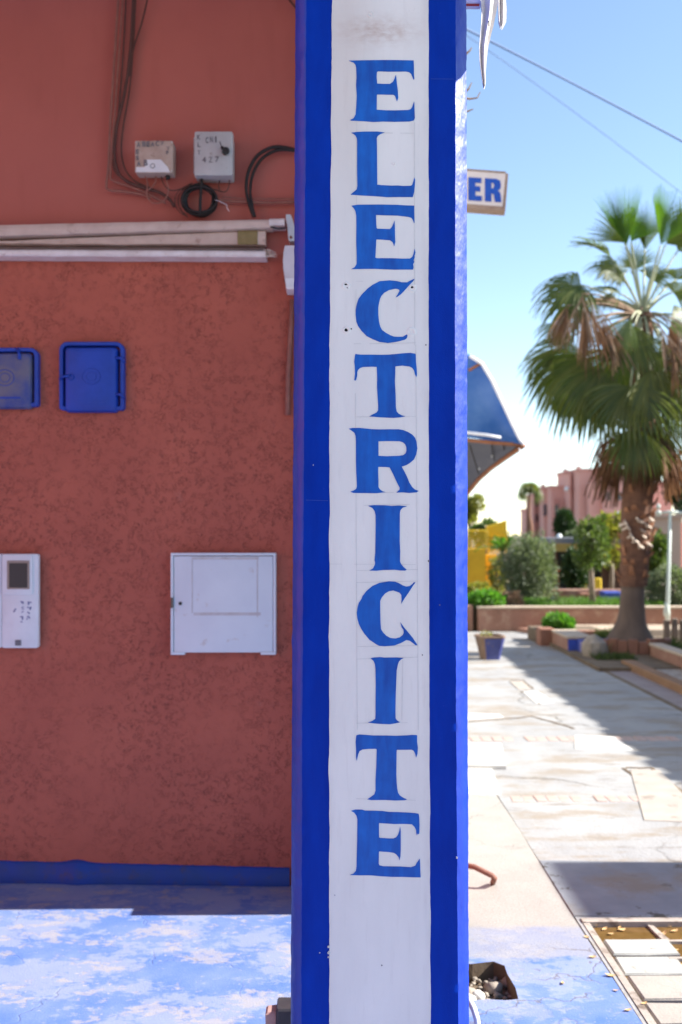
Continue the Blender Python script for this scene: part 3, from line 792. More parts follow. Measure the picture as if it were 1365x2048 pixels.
for nm, pts, holes in letters:
    m = MB(); m.poly([pil(x, y, .0021) for x, y in pts], -nP * .0012, [[pil(x, y, .0021) for x, y in h] for h in holes])
    obj('letter', m, M_LET, pillar)
# faint pencil guide lines
pl = MB()
def pline(x0, y0, x1, y1, wd=.35):
    n = 8
    for k in range(n):
        if random.random() < .18: continue
        a = (lerp(x0, x1, k / n), lerp(y0, y1, k / n)); b = (lerp(x0, x1, (k + 1) / n), lerp(y0, y1, (k + 1) / n))
        dx, dy = (0, wd) if abs(x1 - x0) > abs(y1 - y0) else (wd, 0)
        pl.quad(pil(a[0] - dx, a[1] - dy, .0018), pil(a[0] + dx, a[1] + dy, .0018), pil(b[0] + dx, b[1] + dy, .0018), pil(b[0] - dx, b[1] - dy, .0018))
for (x0, y0, x1, y1) in ((714, 245, 712, 690), (829, 245, 830, 690), (711, 690, 715, 1460), (832, 690, 837, 1460), (714, 266, 829, 267), (708, 688, 832, 686), (712, 563, 830, 562), (711, 834, 832, 833), (714, 985, 834, 985), (713, 1011, 835, 1009), (713, 1141, 836, 1139), (713, 1165, 836, 1162), (714, 1293, 836, 1291), (713, 1318, 836, 1314), (713, 1446, 830, 1445), (713, 1597, 832, 1600), (806, 1320, 804, 1440), (660, 1128, 856, 1129)):
    pline(x0, y0, x1, y1)
obj('pencil_line', pl, M_PENCIL, pillar)
M_SEAM = pm('paint lap line', (.02, .065, .42), (.015, .05, .36), 40, .4)
M_CHIP = pm('chipped paint', (.62, .58, .56), (.40, .40, .46), 40, .8)
for (x0, y0, x1, y1) in ((612, 1000, 657, 1001.5), (862, 158, 909, 158.5)):
    m = MB(); m.quad(pil(x0, y0 - .5, .0009), pil(x1, y1 - .5, .0009), pil(x1, y1 + .5, .0009), pil(x0, y0 + .5, .0009)); obj('paint_seam', m, M_SEAM, pillar)
for (x, y, r) in ((657.5, 1893, 2.2), (658, 1905, 2.6), (657, 1914, 1.8), (914, 1715, 2.0), (858, 1122, 1.8), (852, 690, 1.4), (670, 1790, 1.2), (764, 1930, 1.3), (640, 1905, 1.2), (845, 1310, 1.2), (627, 930, 1.0), (880, 1210, 1.1)):
    m = MB(); m.poly([pil(x + r * random.uniform(.6, 1.2) * math.cos(a), y + 1.4 * r * random.uniform(.6, 1.2) * math.sin(a), .0019) for a in [2 * math.pi * k / 8 for k in range(8)]], -nP * .001); obj('paint_chip', m, M_CHIP if x < 700 or x > 900 else M_MARK, pillar)
# old screw holes and the plaster crumbled round them
for (hx_, hy_, r, dent) in ((692, 568, 3.3, 1), (695, 577, 2.2, 0), (824, 574, 3.4, 1), (692, 660.5, 4.0, 1), (703, 658, 1.6, 0)):
    m = MB(); k = 10; c = pil(hx_, hy_)
    rim = [pil(hx_ + r * (1 + .2 * math.sin(a * 3)) * math.cos(a), hy_ + .85 * r * math.sin(a), .0019) for a in [2 * math.pi * i / k for i in range(k)]]
    m.poly(rim, -nP * .0012); obj('screw_hole', m, M_HOLE, pillar)  # flat dark disc paints the shade inside the hole
for (hx_, hy_, r) in ((693, 572, 9), (694, 660, 9), (825, 577, 9), (823, 664, 11), (788, 328, 5), (741, 30, 7)):
    m = MB(); P = []
    for i in range(9):
        rr = r * i / 8
        row = []
        for k in range(17):
            a = 2 * math.pi * k / 16
            f = 1 + .25 * noise.noise(V((math.cos(a) * 1.5 + hx_, math.sin(a) * 1.5 + hy_, 0)))
            h = .0014 + (.0022 * math.exp(-((i - 5) / 1.6) ** 2) * (.5 + .8 * noise.noise(V((math.cos(a) * 2 + hy_, math.sin(a) * 2, 1))))) if 0 < i < 8 else .0009
            if i == 0: h = .0014
            row.append(pil(hx_ + rr * f * math.cos(a), hy_ + rr * f * math.sin(a), h))
        P.append(row)
    m.grid(P); obj('plaster_dent', m, M_WHITE, pillar, smooth='open')

# ------------------------------------------------------------------ shop building on the left
shop = thing('shop_building', (-1, W0.y, 0), 'salmon shop building with rough red plaster below and smooth plaster above', 'building')
WX0 = -5.0
def wx(x, z, d=0.0):
    t = (x - W0.x) / wdir.x
    p = W0 + wdir * t; p.z = z
    return p + nW * d
zsplit = wal(300, 512).z
m = MB(); m.hexa([wx(WX0, -.1, 0), wx(.5, -.1, 0), wx(.5, -.1, -.3), wx(WX0, -.1, -.3)], [wx(WX0, zsplit, 0), wx(.5, zsplit, 0), wx(.5, zsplit, -.3), wx(WX0, zsplit, -.3)])
obj('lower_wall', m, M_LOW, shop)
m = MB(); m.hexa([wx(WX0, zsplit + .001, -.012), wx(.5, zsplit + .001, -.012), wx(.5, zsplit + .001, -.3), wx(WX0, zsplit + .001, -.3)], [wx(WX0, 6.2, -.012), wx(.5, 6.2, -.012), wx(.5, 6.2, -.3), wx(WX0, 6.2, -.3)])
obj('upper_wall', m, M_UP, shop)
# unseen corner pier, added and stepped to cast the floor's shade strip
m = MB(); m.box((.08, 4.195, .652), (.52, 4.62, 6.2)); m.box((.08, 4.115, 0.001), (.52, 4.62, .65)); obj('shade_pilaster', m, M_UP, shop)
m = MB(); m.box((.2, 4.75, 0.001), (.5, 15.6, 5.6)); obj('side_wall', m, M_CREAM, shop)
m = MB(); m.box((WX0, 2.15, 4.02), (.36, 4.10, 4.3)); obj('ceiling_slab', m, M_UP, shop)
# skirting with its lump
m = MB(); P = []
for i in range(60):
    px = -60 + 640 * i / 59
    top = lerp(1721, 1735, (px) / 580) - 6 * math.exp(-((px - 155) / 22) ** 2) - 1.2 * noise.noise(V((px * .05, 0, 0)))
    bot = lerp(1764, 1771, px / 580)
    b = 1.0 + .7 * math.exp(-((px - 155) / 25) ** 2)
    pt = wal(px, top); pb_ = wal(px, bot); pb_.z = .001
    P.append([pt + nW * .0, pt + nW * .014 * b - V((0, 0, .006)), pb_ + nW * .018 * b, ])
m.grid(P); obj('skirting', m, M_BASE, shop, smooth='open')

# --- awning rolled up on the wall
WREF[0] = .075
aw = thing('awning', wal(280, 470, .1), 'dusty rolled up canvas awning on the salmon wall with a white front bar', 'awning')
def strip_px(pts_top, pts_bot, d0, d1, name, mat, n=14, par=None, wob=0):
    m = MB(); loops = []
    for i in range(n + 1):
        t = i / n
        xt, yt = lerp(pts_top[0][0], pts_top[1][0], t), lerp(pts_top[0][1], pts_top[1][1], t)
        xb, yb = lerp(pts_bot[0][0], pts_bot[1][0], t), lerp(pts_bot[0][1], pts_bot[1][1], t)
        yt += wob * noise.noise(V((xt * .03, 1, d1))); yb += wob * noise.noise(V((xt * .04, 5, d1)))
        loops.append([wal(xt, yt, d0), wal(xt, yt + 1, d1 * .9), wal(xt, lerp(yt, yb, .3), d1), wal(xb, lerp(yt, yb, .75), d1), wal(xb, yb - 1, d1 * .92), wal(xb, yb, d0)])
    m.loft(loops); return obj(name, m, mat, par or aw, smooth='auto')
strip_px([(-60, 449), (545, 437)], [(-60, 474), (545, 455)], .005, .075, 'roller_tube', M_AWNFAB, wob=1.5)
strip_px([(-60, 478), (530, 456)], [(-60, 484), (530, 486)], .004, .045, 'canvas_roll', M_AWNFAB, wob=2)
strip_px([(474, 456), (514, 456)], [(474, 485), (514, 485)], .04, .049, 'tape_patch', M_KHAKI, 3)
strip_px([(-60, 485), (528, 487)], [(-60, 499), (528, 501)], .003, .02, 'shadow_gap', M_SHADOWGREY)  # grey strip paints the shadow gap between canvas roll and front bar
strip_px([(-60, 498), (532, 501)], [(-60, 513), (532, 516)], .004, .085, 'front_bar', M_AWNMET, wob=.8)
fr = MB()
for i in range(26):
    y = random.uniform(500, 515); l = random.uniform(8, 24)
    fr.tube([wal(528, y, random.uniform(.05, .085)), wal(534 + l * .5, y + random.uniform(-3, 2), .075), wal(532 + l, y + random.uniform(-7, 3), random.uniform(.06, .08))], .0011, 4)
obj('frayed_end', fr, M_AWNFAB, aw)
strip_px([(539, 437), (570, 436)], [(539, 452), (570, 452)], .005, .085, 'end_cap', M_AWNMET, 4)
fr = MB(); fr.tube([wal(541, 453, .07), wal(556, 457, .07), wal(572, 455, .07)], .004, 6); obj('strap', fr, M_BLACK, aw)
m = MB(); m.loft([[wal(x0, y, d) for x0, d in ((xl, .02), (xr, .02), (xr, .09), (xl, .09))] for y, xl, xr in ((431, 573, 582), (440, 573, 586), (455, 576, 590), (470, 577, 592), (481, 578, 591), (484, 580, 590))]); obj('bracket', m, M_GALV, aw, smooth='auto')
m = MB(); c = wal(583, 477, .092); m.tube([wal(583, 477, .088), wal(583, 477, .098)], .006, 10); obj('bolt', m, M_RUST, aw)

WREF[0] = .10
# --- wall lamp half hidden behind the pillar
lampw = thing('wall_lamp', wal(590, 540), 'pale bulkhead wall lamp half hidden behind the pillar, below the awning', 'wall lamp')
def prof_px(rows, d0, d1, mat, name, par, xr=640):
    m = MB(); m.loft([[wal(xl, y, d0), wal(xr, y, d0), wal(xr, y, d1), wal(xl + 3, y, d1)] for y, xl in rows]); return obj(name, m, mat, par, smooth='auto')
prof_px([(491, 568), (493, 567), (505, 564.5), (520, 563.5), (535, 564), (548, 566), (557, 567.5)], .004, .10, M_LAMP, 'housing', lampw)
prof_px([(557.3, 567.8), (566, 569), (575, 570)], .004, .11, M_PALEPL, 'diffuser', lampw)
prof_px([(575.3, 570), (580, 572)], .004, .118, M_HEM, 'rim', lampw)
WREF[0] = .02
m = MB(); m.tube([wal(585, 600, .02), wal(582, 660, .02), wal(577, 750, .02), wal(576, 800, .02), wal(576, 830, .02)], .012, 8)
obj('conduit', m, M_WIRE, label='salmon painted pipe running down the wall beside the pillar', cat='pipe', smooth=True)

# --- two electrical boxes under the cables
WREF[0] = .088
jb = thing('junction_box', wal(306, 345), 'weathered beige junction box with smudged writing, left of the grey box', 'junction box')
m = MB(); m.rrect(wal, 270, 346, 281, 345, 3, .020, .085, 1.5); obj('case', m, M_DIRTBOX, jb, smooth='auto')
m = MB(); m.poly([wal(x, y, .088) for x, y in ((272, 344), (340, 344), (336, 334), (322, 319), (293, 319), (290, 334), (273, 334))], -nW * .002); obj('cover_plate', m, M_PALEPL, jb)
m = MB()
for t, x, y, h, w_ in (('A', 274, 294, 9, 7), ('B', 285, 293, 10, 7), ('E', 294, 293, 10, 6), ('A', 302, 293, 9, 7), ('C', 312, 292, 10, 7), ('7', 322, 290, 7, 6), ('T', 334, 300, 6, 6), ('P', 333, 309, 7, 5), ('E', 272, 308, 9, 6), ('S', 272, 320, 8, 6), ('A', 274, 332, 9, 8), ('B', 288, 331, 11, 8)):
    text_mb(t, wal, x, y, h, .0895, .03, m, w_)
obj('lettering', m, M_MARK, jb, kind='stuff')
m = MB(); m.tube([wal(306 + 4.5 * math.cos(a), 332 + 4.5 * math.sin(a), .09) for a in [2 * math.pi * i / 14 for i in range(15)]], .0012, 5); obj('ring_mark', m, M_MARK, jb)
for x in (272.5, 343.5):
    for y in (284, 341):
        m = MB(); c = wal(x, y, .085); m.tube([wal(x, y, .084), wal(x, y, .088)], .003, 8); obj('screw', m, M_GALV, jb)
jc = thing('junction_box', wal(428, 352), 'pale grey lidded electrical box with black knob, right of the weathered box', 'junction box')
m = MB(); m.rrect(wal, 388, 464, 267, 352, 4, .002, .07, 0); obj('case', m, M_GREYBOX, jc, smooth='auto')
m = MB(); m.rrect(wal, 391, 467, 266, 353, 4, .0705, .105, 2); obj('lid', m, M_GREYBOX, jc, smooth='auto')
m = MB()
for i in range(13):
    y = 274 + i * 5.6
    a, b = wal(387, y, .02), wal(390.5, y + 2.4, .08)
    m.box((a.x - .003, a.y, b.z), (b.x, b.y, a.z))
obj('hinge_rib', m, M_GREYBOX, jc)
m = MB(); m.tube([wal(452, 306, .10), wal(455, 308, .128)], .016, 12); m.tube([wal(446, 300, .118), wal(455, 308, .124)], .008, 8); obj('knob', m, M_BLACK, jc, smooth='auto')
m = MB()
for t, x, y, h, w_ in (('K', 396, 282, 9, 7), ('L', 397, 297, 9, 6), ('T', 397, 312, 8, 6), ('C', 413, 289, 11, 6), ('N', 422, 288, 12, 6), ('I', 432, 288, 12, 3), ('\\', 440, 296, 10, 6), ('4', 406, 328, 11, 8), ('Z', 419, 328, 11, 8), ('7', 432, 327, 11, 8)):
    text_mb(t, wal, x, y, h, .1065, .02, m, w_)
obj('lettering', m, M_MARK, jc, kind='stuff')

# --- cables
WREF[0] = .03
def cable(pxs, r, mat, name, label, cat='cable', d=.02, group=None, closed=False, sub=6):
    pts = [V((x, y, (dd[0] if dd else d))) for x, y, *dd in pxs]
    out = []
    n = len(pts)
    for i in range(n - 1):
        p0 = pts[max(i - 1, 0)]; p1 = pts[i]; p2 = pts[i + 1]; p3 = pts[min(i + 2, n - 1)]
        for k in range(sub):
            t = k / sub
            q = .5 * ((2 * p1) + (p2 - p0) * t + (2 * p0 - 5 * p1 + 4 * p2 - p3) * t * t + (3 * p1 - p0 - 3 * p2 + p3) * t ** 3)
            out.append(wal(q.x, q.y, q.z))
    out.append(wal(pts[-1].x, pts[-1].y, pts[-1].z))
    m = MB(); m.tube(out, r, 6)
    return obj(name, m, mat, smooth=True, label=label, cat=cat, group=group)
cable([(268, -40), (263, 60), (257, 130), (247, 190), (233, 250), (228, 300), (234, 340), (255, 362), (290, 375), (318, 383), (338, 397), (348, 412)], .0075, M_CABLE, 'cable', 'thickest dark cable dropping down the wall and curving under the beige box')
cable([(272, -40), (266, 90), (258, 180), (246, 250), (242, 300), (249, 335), (268, 360), (300, 375)], .004, M_CABLE, 'cable', 'thin dark cable running just right of the thickest wall cable')
cable([(300, -30), (284, 40), (268, 90), (258, 150)], .004, M_CABLE, 'cable', 'dark cable branching off to the right at the top of the wall')
cable([(238, -40), (229, 100), (220, 240), (216, 330), (212, 366), (216, 378), (250, 382), (285, 388), (300, 396)], .006, M_WIRE, 'cable', 'salmon painted cable furthest left, turning right below the boxes')
cable([(247, -40), (236, 120), (226, 260), (220, 345), (226, 360), (260, 372), (290, 384), (330, 405)], .005, M_WIRE, 'cable', 'salmon painted cable between the left one and the thick dark cable')
cable([(253, -40), (244, 130), (231, 280), (226, 330), (240, 352), (280, 372)], .004, M_CABLE, 'cable', 'slim brown cable close beside the salmon cables on the wall')
cable([(286, 344), (296, 365), (295, 385), (297, 398), (310, 408), (330, 402), (338, 380), (330, 350)], .0032, M_WIRE, 'cable', 'pale loop of wire hanging under the beige box', d=.04)
cable([(310, 344), (313, 362), (305, 376), (292, 385)], .003, M_WIRE, 'cable', 'short pale wire dropping from the middle of the beige box', d=.04)
cable([(338, 344), (338, 362)], .010, M_BLACK, 'cable', 'short thick black cable end under the right corner of the beige box', d=.05)
cable([(322, 344), (328, 368), (345, 382), (375, 375), (400, 372), (430, 380), (452, 384), (460, 366), (456, 352)], .0028, M_CABLE, 'cable', 'thin wire sagging from the beige box across to the grey box', d=.035)
cable([(444, 352), (438, 368), (440, 380)], .0028, M_CABLE, 'cable', 'thin short wire under the grey box left of its loop', d=.03)
cable([(405, 354), (405, 372), (403, 395), (402, 432)], .007, M_BLACK, 'cable', 'black cable from the grey box down through the coil', d=.05)
cable([(430, 398), (480, 402), (540, 404), (600, 402)], .006, M_WIRE, 'cable', 'horizontal salmon cable running from the coil to the pillar')
cable([(445, 392), (500, 396), (600, 396)], .003, M_WIRE, 'cable', 'thin horizontal wire just above the salmon cable')
cable([(610, 306), (575, 296), (545, 295), (515, 312), (497, 345), (493, 380), (500, 412), (508, 434)], .008, M_BLACK, 'cable', 'outer of the two black cables arching beside the pillar', d=.03)
cable([(612, 306), (580, 300), (550, 302), (522, 320), (505, 352), (501, 385), (506, 415), (510, 434)], .007, M_BLACK, 'cable', 'inner of the two black cables arching beside the pillar', d=.03)
cable([(560, -30), (585, 5), (610, 30)], .005, M_CABLE, 'cable', 'dark cable crossing the top of the wall behind the pillar')
cable([(434, 407, .08), (446, 414, .10), (458, 420, .10), (460, 428, .11), (464, 434, .11)], .0013, M_HEM, 'thread', 'thin white frayed thread hanging over the awning roller', 'thread')
coil = MB()
for i in range(13):
    rx = random.uniform(27, 35); ry = random.uniform(24, 31); ox = random.uniform(-2, 2); oy = random.uniform(-1.5, 1.5); dd = random.uniform(.02, .06)
    coil.tube([wal(400 + ox + rx * math.cos(a), 401 + oy + ry * math.sin(a), dd) for a in [2 * math.pi * k / 28 for k in range(29)]], .0052, 6)
obj('cable_coil', coil, M_BLACK, smooth=True, label='coil of black cable hanging under the grey electrical box', cat='cable coil')
m = MB()
for i in range(3):
    rx = random.uniform(38, 48); ry = random.uniform(30, 38)
    m.tube([wal(396 + rx * math.cos(a), 402 + ry * math.sin(a), .03) for a in [R_(120 + 9 * k) for k in range(16)]], .0022, 5)
obj('loose_wire', m, M_CABLE, smooth=True, label='thin loose wire looping round the left of the black cable coil', cat='wire')

# --- blue meter boxes
WREF[0] = .036
def meter(x0, x1, y0, y1, label, worn):
    mb_ = thing('meter_box', wal((x0 + x1) / 2, y1), label, 'meter box', 'blue meter boxes on the red wall')
    m = MB(); m.rrect(wal, x0, x1, y0, y1 - 4, 16, -.05, .012, 0); 
    # recessed frame: ring
    n = 6
    def lp(ins, d):
        l = []
        rad = max(3, 17 - ins)
        X0, X1, Y0, Y1 = x0 + ins, x1 - ins, y0 + ins, y1 - 4 - ins
        for cx, cy, a0 in ((X1 - rad, Y0 + rad, 270), (X1 - rad * .4, Y1 - rad * .4, 0), (X0 + rad * .4, Y1 - rad * .4, 90), (X0 + rad, Y0 + rad, 180)):
            r = rad if a0 in (270, 180) else rad * .4
            for k in range(n + 1):
                a = R_(a0 + 90 * k / n); l.append(wal(cx + r * math.cos(a), cy + r * math.sin(a), d))
        return l
    m = MB(); m.loft([lp(0, .0), lp(0, .030), lp(1.5, .034), lp(6.5, .034), lp(8, .030), lp(9, -.035)]); obj('frame', m, M_BLUBOX, mb_, smooth='auto')
    d = MB()
    def dl(ins, dd):
        l = []; X0, X1, Y0, Y1 = x0 + 12 + ins, x1 - 13 - ins, y0 + 11 + ins, y1 - ins
        rad = 7
        for cx, cy, a0 in ((X1 - rad, Y0 + rad, 270), (X1 - rad, Y1 - rad, 0), (X0 + rad, Y1 - rad, 90), (X0 + rad, Y0 + rad, 180)):
            for k in range(5):
                a = R_(a0 + 90 * k / 4); l.append(wal(cx + rad * math.cos(a), cy + rad * math.sin(a), dd))
        return l
    d.loft([dl(0, .002), dl(0, .030), dl(3, .040), dl(9, .043)]); door = obj('door', d, M_BLUWORN if worn else M_BLUBOX, mb_, smooth='auto')
    cx, cy = (x0 + x1) / 2 + 1, (y0 + y1) / 2
    m = MB(); m.tube([wal(cx + 18 * math.cos(a), cy + 16 * math.sin(a), .0435) for a in [2 * math.pi * k / 24 for k in range(25)]], .0016, 5); m.tube([wal(cx + 10 * math.cos(a), cy + 9 * math.sin(a), .0435) for a in [2 * math.pi * k / 20 for k in range(21)]], .0012, 5); obj('embossed_ring', m, M_BLUBOX, door, smooth=True)
    m = MB(); m.rrect(wal, x0 + 42, x1 - 33, y1 - 23, y1 - 19, 1, .042, .0445); obj('embossed_bar', m, M_BLUBOX, door)
    if not worn:
        for yy in (y0 + 32, y1 - 36):
            m = MB(); m.tube([wal(x1 - 16, yy, .036), wal(x1 - 3, yy + 2, .04), wal(x1, yy + 9, .03)], .0075, 7); obj('hinge', m, M_BLUBOX, mb_, smooth=True)
        m = MB(); m.tube([wal(x0 + 1, cy + 5, .034), wal(x0 + 9, cy, .042), wal(x0 + 24, cy - 2, .047)], .006, 7); m.tube([wal(x0 + 25 + 6 * math.cos(a), cy + 1 + 6 * math.sin(a), .046) for a in [2 * math.pi * k / 12 for k in range(13)]], .0025, 5); obj('latch', m, M_BLUBOX, mb_, smooth=True)
    else:
        m = MB(); m.tube([wal(x1 - 42, y0 + 3, .034), wal(x1 - 36, y0 + 12, .043), wal(x1 - 35, y0 + 24, .045)], .007, 7); obj('hinge', m, M_BLUBOX, mb_, smooth=True)
meter(118, 248, 683, 824, 'blue meter box with bright blue square door, right of the pair', False)
meter(-55, 76, 695, 817, 'blue meter box with dusty greyish door cut by the left picture edge', True)

# --- intercom
WREF[0] = .040
ic = thing('intercom', wal(40, 1296), 'white intercom unit with a dark square screen and faded blue marks', 'intercom')
m = MB(); m.rrect(wal, 4, 77, 1108, 1296, 5, .016, .040, 2); obj('case', m, M_PALEPL, ic, smooth='auto')
m = MB(); m.rrect(wal, 6, 66, 1110, 1189, 3, .0405, .048, 1); obj('screen_surround', m, M_PALEPL, ic, smooth='auto')
m = MB(); m.rrect(wal, 16, 61, 1121, 1178, 1.5, .0485, .0505); obj('screen_frame', m, pm('tan screen frame', (.34, .27, .22), (.30, .24, .2), 9, .6), ic)
m = MB(); m.rrect(wal, 20.5, 57, 1126, 1175, 1, .051, .0515); obj('screen', m, pm('dark screen', (.045, .042, .04), (.06, .056, .05), 3, .35), ic)
m = MB()
for x, y, r in ((45, 1206, 3.2), (60, 1206, 3.4), (31, 1220, 3), (46, 1216, 2.2), (59, 1218, 3.4), (46, 1224, 1.8), (58, 1226, 2.4), (44, 1236, 3), (57, 1236, 3.2), (44, 1243, 1.8)):
    for q in range(5):
        dx, dy = random.uniform(-r, r), random.uniform(-r, r); s = r * .42
        m.rrect(wal, x + dx - s, x + dx + s, y + dy - s, y + dy + s, .4, .0412, .0417)
obj('print', m, M_BLUMARK, ic)
m = MB(); m.rrect(wal, 31, 43, 1280, 1291, 1, .0405, .0425); obj('socket', m, M_MARK, ic)
m = MB(); m.rrect(wal, -80, 3, 1108, 1296, 4, .002, .040, 2); obj('panel', m, M_PALEPL, smooth='auto', label='white panel cut by the left picture edge, touching the intercom', cat='panel')

# --- white cabinet
WREF[0] = .043
cb = thing('wall_cabinet', wal(447, 1308), 'square white cabinet with a flat door and a small round lock', 'wall cabinet')
m = MB(); 
for (a, b, c, d) in ((342, 552, 1106, 1111), (342, 347, 1111, 1304), (547, 552, 1111, 1304), (342, 370, 1304, 1309.5), (522, 552, 1304, 1309.5)):
    m.rrect(wal, a, b, c, d, 1, .001, .045, .5, 2)
obj('frame', m, M_WBOX, cb, smooth='auto')
m = MB(); m.rrect(wal, 348.2, 546, 1112.5, 1305, 2, .001, .041, 1); dr = obj('door', m, M_WBOX, cb, smooth='auto')
m = MB(); m.rrect(wal, 384, 518, 1114, 1119, 1, .0412, .043); m.rrect(wal, 384, 386, 1119, 1226, .5, .0412, .0420); m.rrect(wal, 514, 516.5, 1119, 1234, .5, .0412, .0422); m.rrect(wal, 388, 522, 1225, 1231, 1, .0412, .0416)
obj('label_residue', m, pm('sticker residue', (.56, .56, .58), (.46, .44, .44), 30, .7), dr)
m = MB(); m.tube([wal(361, 1207, .041), wal(361, 1207, .0445)], .0075, 12); obj('lock', m, M_BLACK, dr)
m = MB(); m.rrect(wal, 342.5, 347, 1195, 1216, 1, .046, .050); obj('latch', m, pm('brown latch', (.12, .09, .07), (.16, .12, .1), 20, .6), cb)

# ------------------------------------------------------------------ torn vinyl and banner at the top right of the pillar
YV = 2.42
def flap(cl, cr, dys, name, mat, par, thick=.006):
    m = MB(); loops = []
    n = len(cl)
    for i in range(n):
        a = at(cl[i][0], cl[i][1], YV + dys[i]); b = at(cr[i][0], cr[i][1], YV + dys[i] + .03)
        mid = a.lerp(b, .5) + V((0, -.012, 0)); q1 = a.lerp(b, .25) + V((0, .004, 0)); q3 = a.lerp(b, .75) + V((0, .006, 0))
        t = V((0, thick, 0))
        loops.append([a, q1, mid, q3, b, b + t, q3 + t, mid + t, q1 + t, a + t])
    m.loft(loops); return obj(name, m, mat, par, smooth='auto')
bn = thing('torn_awning', at(970, 60, YV), 'torn white vinyl awning end hanging in two strips beside the pillar top', 'awning')
flap([(950, -60), (961, -5), (964, 22), (963, 45), (961, 70), (959, 95), (960, 120), (963, 145), (966, 165), (968, 175)], [(1004, -60), (998, 0), (993, 25), (988, 50), (982, 72), (977, 95), (974, 118), (972, 145), (972, 165), (970, 176)], [0, 0, .01, .01, .015, .015, .02, .02, .02, .02], 'long_strip', M_VINYL, bn)
flap([(996, -60), (998, -10), (998, 20), (999, 42), (1002, 52)], [(1010, -60), (1012, -5), (1014, 20), (1013, 42), (1007, 54)], [.05, .05, .05, .05, .05], 'short_strip', M_VINYL, bn, .012)
m = MB(); m.tube([at(978.5, 42, YV - .012), at(978.5, 52, YV - .012)], .0018, 6); obj('eyelet', m, M_BLACK, bn)
m = MB(); m.tube([(.325, 2.17, 2.875), (.40, 2.17, 2.872), (.55, 2.17, 2.874), (.617, 2.17, 2.875)], .085, 18); obj('canvas_roll', m, M_VINYL, bn, smooth='auto')  # unseen roll added above the frame to shade the right chamfer's top
m = MB(); r0 = at(905, -12, YV + .03); r1 = at(961, -12, YV + .03)
m.tube([r0, r1], .034, 16); obj('rolled_fabric', m, M_HEM, bn, smooth='auto')
m = MB()
def arc(x, rad, a0, a1, th): return None
P = []
for x in (905, 958):
    c = at(x, -12, YV + .03)
    P.append([c + V((0, -math.cos(a) * .0352, -math.sin(a) * .0352)) for a in [R_(k) for k in range(66, 80, 4)]])
m.grid(P); obj('red_trim', m, M_RED, bn, smooth='open')
P = []
for x in (905, 956):
    c = at(x, -12, YV + .03)
    P.append([c + V((0, -math.cos(a) * .0350, -math.sin(a) * .0350)) for a in [R_(k) for k in range(-20, 22, 6)]])
m = MB(); m.grid(P); obj('blue_trim', m, M_SIGNBL, bn, smooth='open')

# twigs poking out behind the pillar
tw = thing('dry_twig', at(935, 190, 4.4), 'blurred dry twigs poking out behind the top of the pillar', 'twig')
for pts in ([(925, 190), (938, 178), (944, 165)], [(925, 195), (940, 198), (955, 196), (961, 184)], [(925, 226), (938, 222), (947, 218)], [(930, 110), (940, 102), (944, 95)]):
    m = MB(); m.tube([at(x, y, 4.4) for x, y in pts], .006, 5, .002); obj('twig', m, pm('dry twig', (.24, .20, .12), (.2, .16, .1), 9, .8) if 'dry twig' not in bpy.data.materials else bpy.data.materials['dry twig'], tw)

# ------------------------------------------------------------------ blade sign  ...ER
YS = 6.6
sg = thing('shop_sign', at(960, 420, YS), 'pinkish projecting shop sign with bold blue letters ER', 'sign')
def sp(x, y, d=0): return at(x, y, YS) + V((0, -d, 0))
m = MB(); m.poly([sp(*p) for p in ((860, 336), (1012, 347), (1006, 413), (860, 402))], (.012, .10, 0)); obj('board', m, M_SIGNBD, sg)
m = MB(); m.poly([sp(*p, .004) for p in ((860, 402.5), (1006, 413.5), (1006, 421), (860, 410))], (.012, .11, 0)); obj('bottom_edge', m, M_SIGNED, sg)
m = MB(); m.poly([sp(*p, .004) for p in ((1012.3, 346.5), (1017, 348), (1011, 421.5), (1006.3, 421))], (.012, .11, 0)); obj('side_edge', m, M_SIGNED, sg)
m = MB(); m.poly([sp(*p, .004) for p in ((860, 335.5), (1012, 346.5), (1012, 343.5), (860, 332.5))], (.012, .11, 0)); obj('top_edge', m, M_SIGNED, sg)
def shear(P): return [sp(x, y + (x - 940) * .06, .005) for x, y in P]
m = MB(); m.poly(shear([(937, 355), (963, 355), (963, 365), (951, 365), (951, 372), (961, 372), (961, 382), (951, 382), (951, 391), (964, 391), (964, 401), (937, 401)]), (0, .0045, 0)); obj('letter', m, M_SIGNBL, sg)
m = MB(); m.poly(shear([(970, 355), (992, 355), (1000, 358), (1002, 366), (1001, 374), (996, 378), (1001, 383), (1003, 401), (990, 401), (988, 386), (983, 384), (983, 401), (970, 401)]), (0, .0045, 0), [shear([(983, 363), (988, 364), (989, 369), (987, 374), (983, 375)])]); obj('letter', m, M_SIGNBL, sg)
m = MB(); m.tube([sp(860, 372, -.05), sp(700, 360, -.05)], .015, 8); obj('bracket', m, M_RUST, sg)

# overhead wires
def wire(pts, r, label):
    P = [at(*p) for p in pts]; out = []
    for i in range(25):
        t = i / 24; out.append(P[0] * (1 - t) ** 2 + P[1] * 2 * t * (1 - t) + P[2] * t * t)
    m = MB(); m.tube(out, r, 5); obj('overhead_wire', m, M_WIREBL, smooth=True, label=label, cat='wire')
M_WIREBL = pm('blue grey wire', (.06, .12, .27), (.08, .14, .29), 3, .6)
wire([(900, 42, 9), (1120, 150, 10), (1420, 312, 11)], .011, 'thicker of the two overhead wires crossing the sky')
wire([(900, 48, 14), (1120, 195, 17), (1420, 430, 22)], .007, 'thinner overhead wire sloping down towards the palm crown')

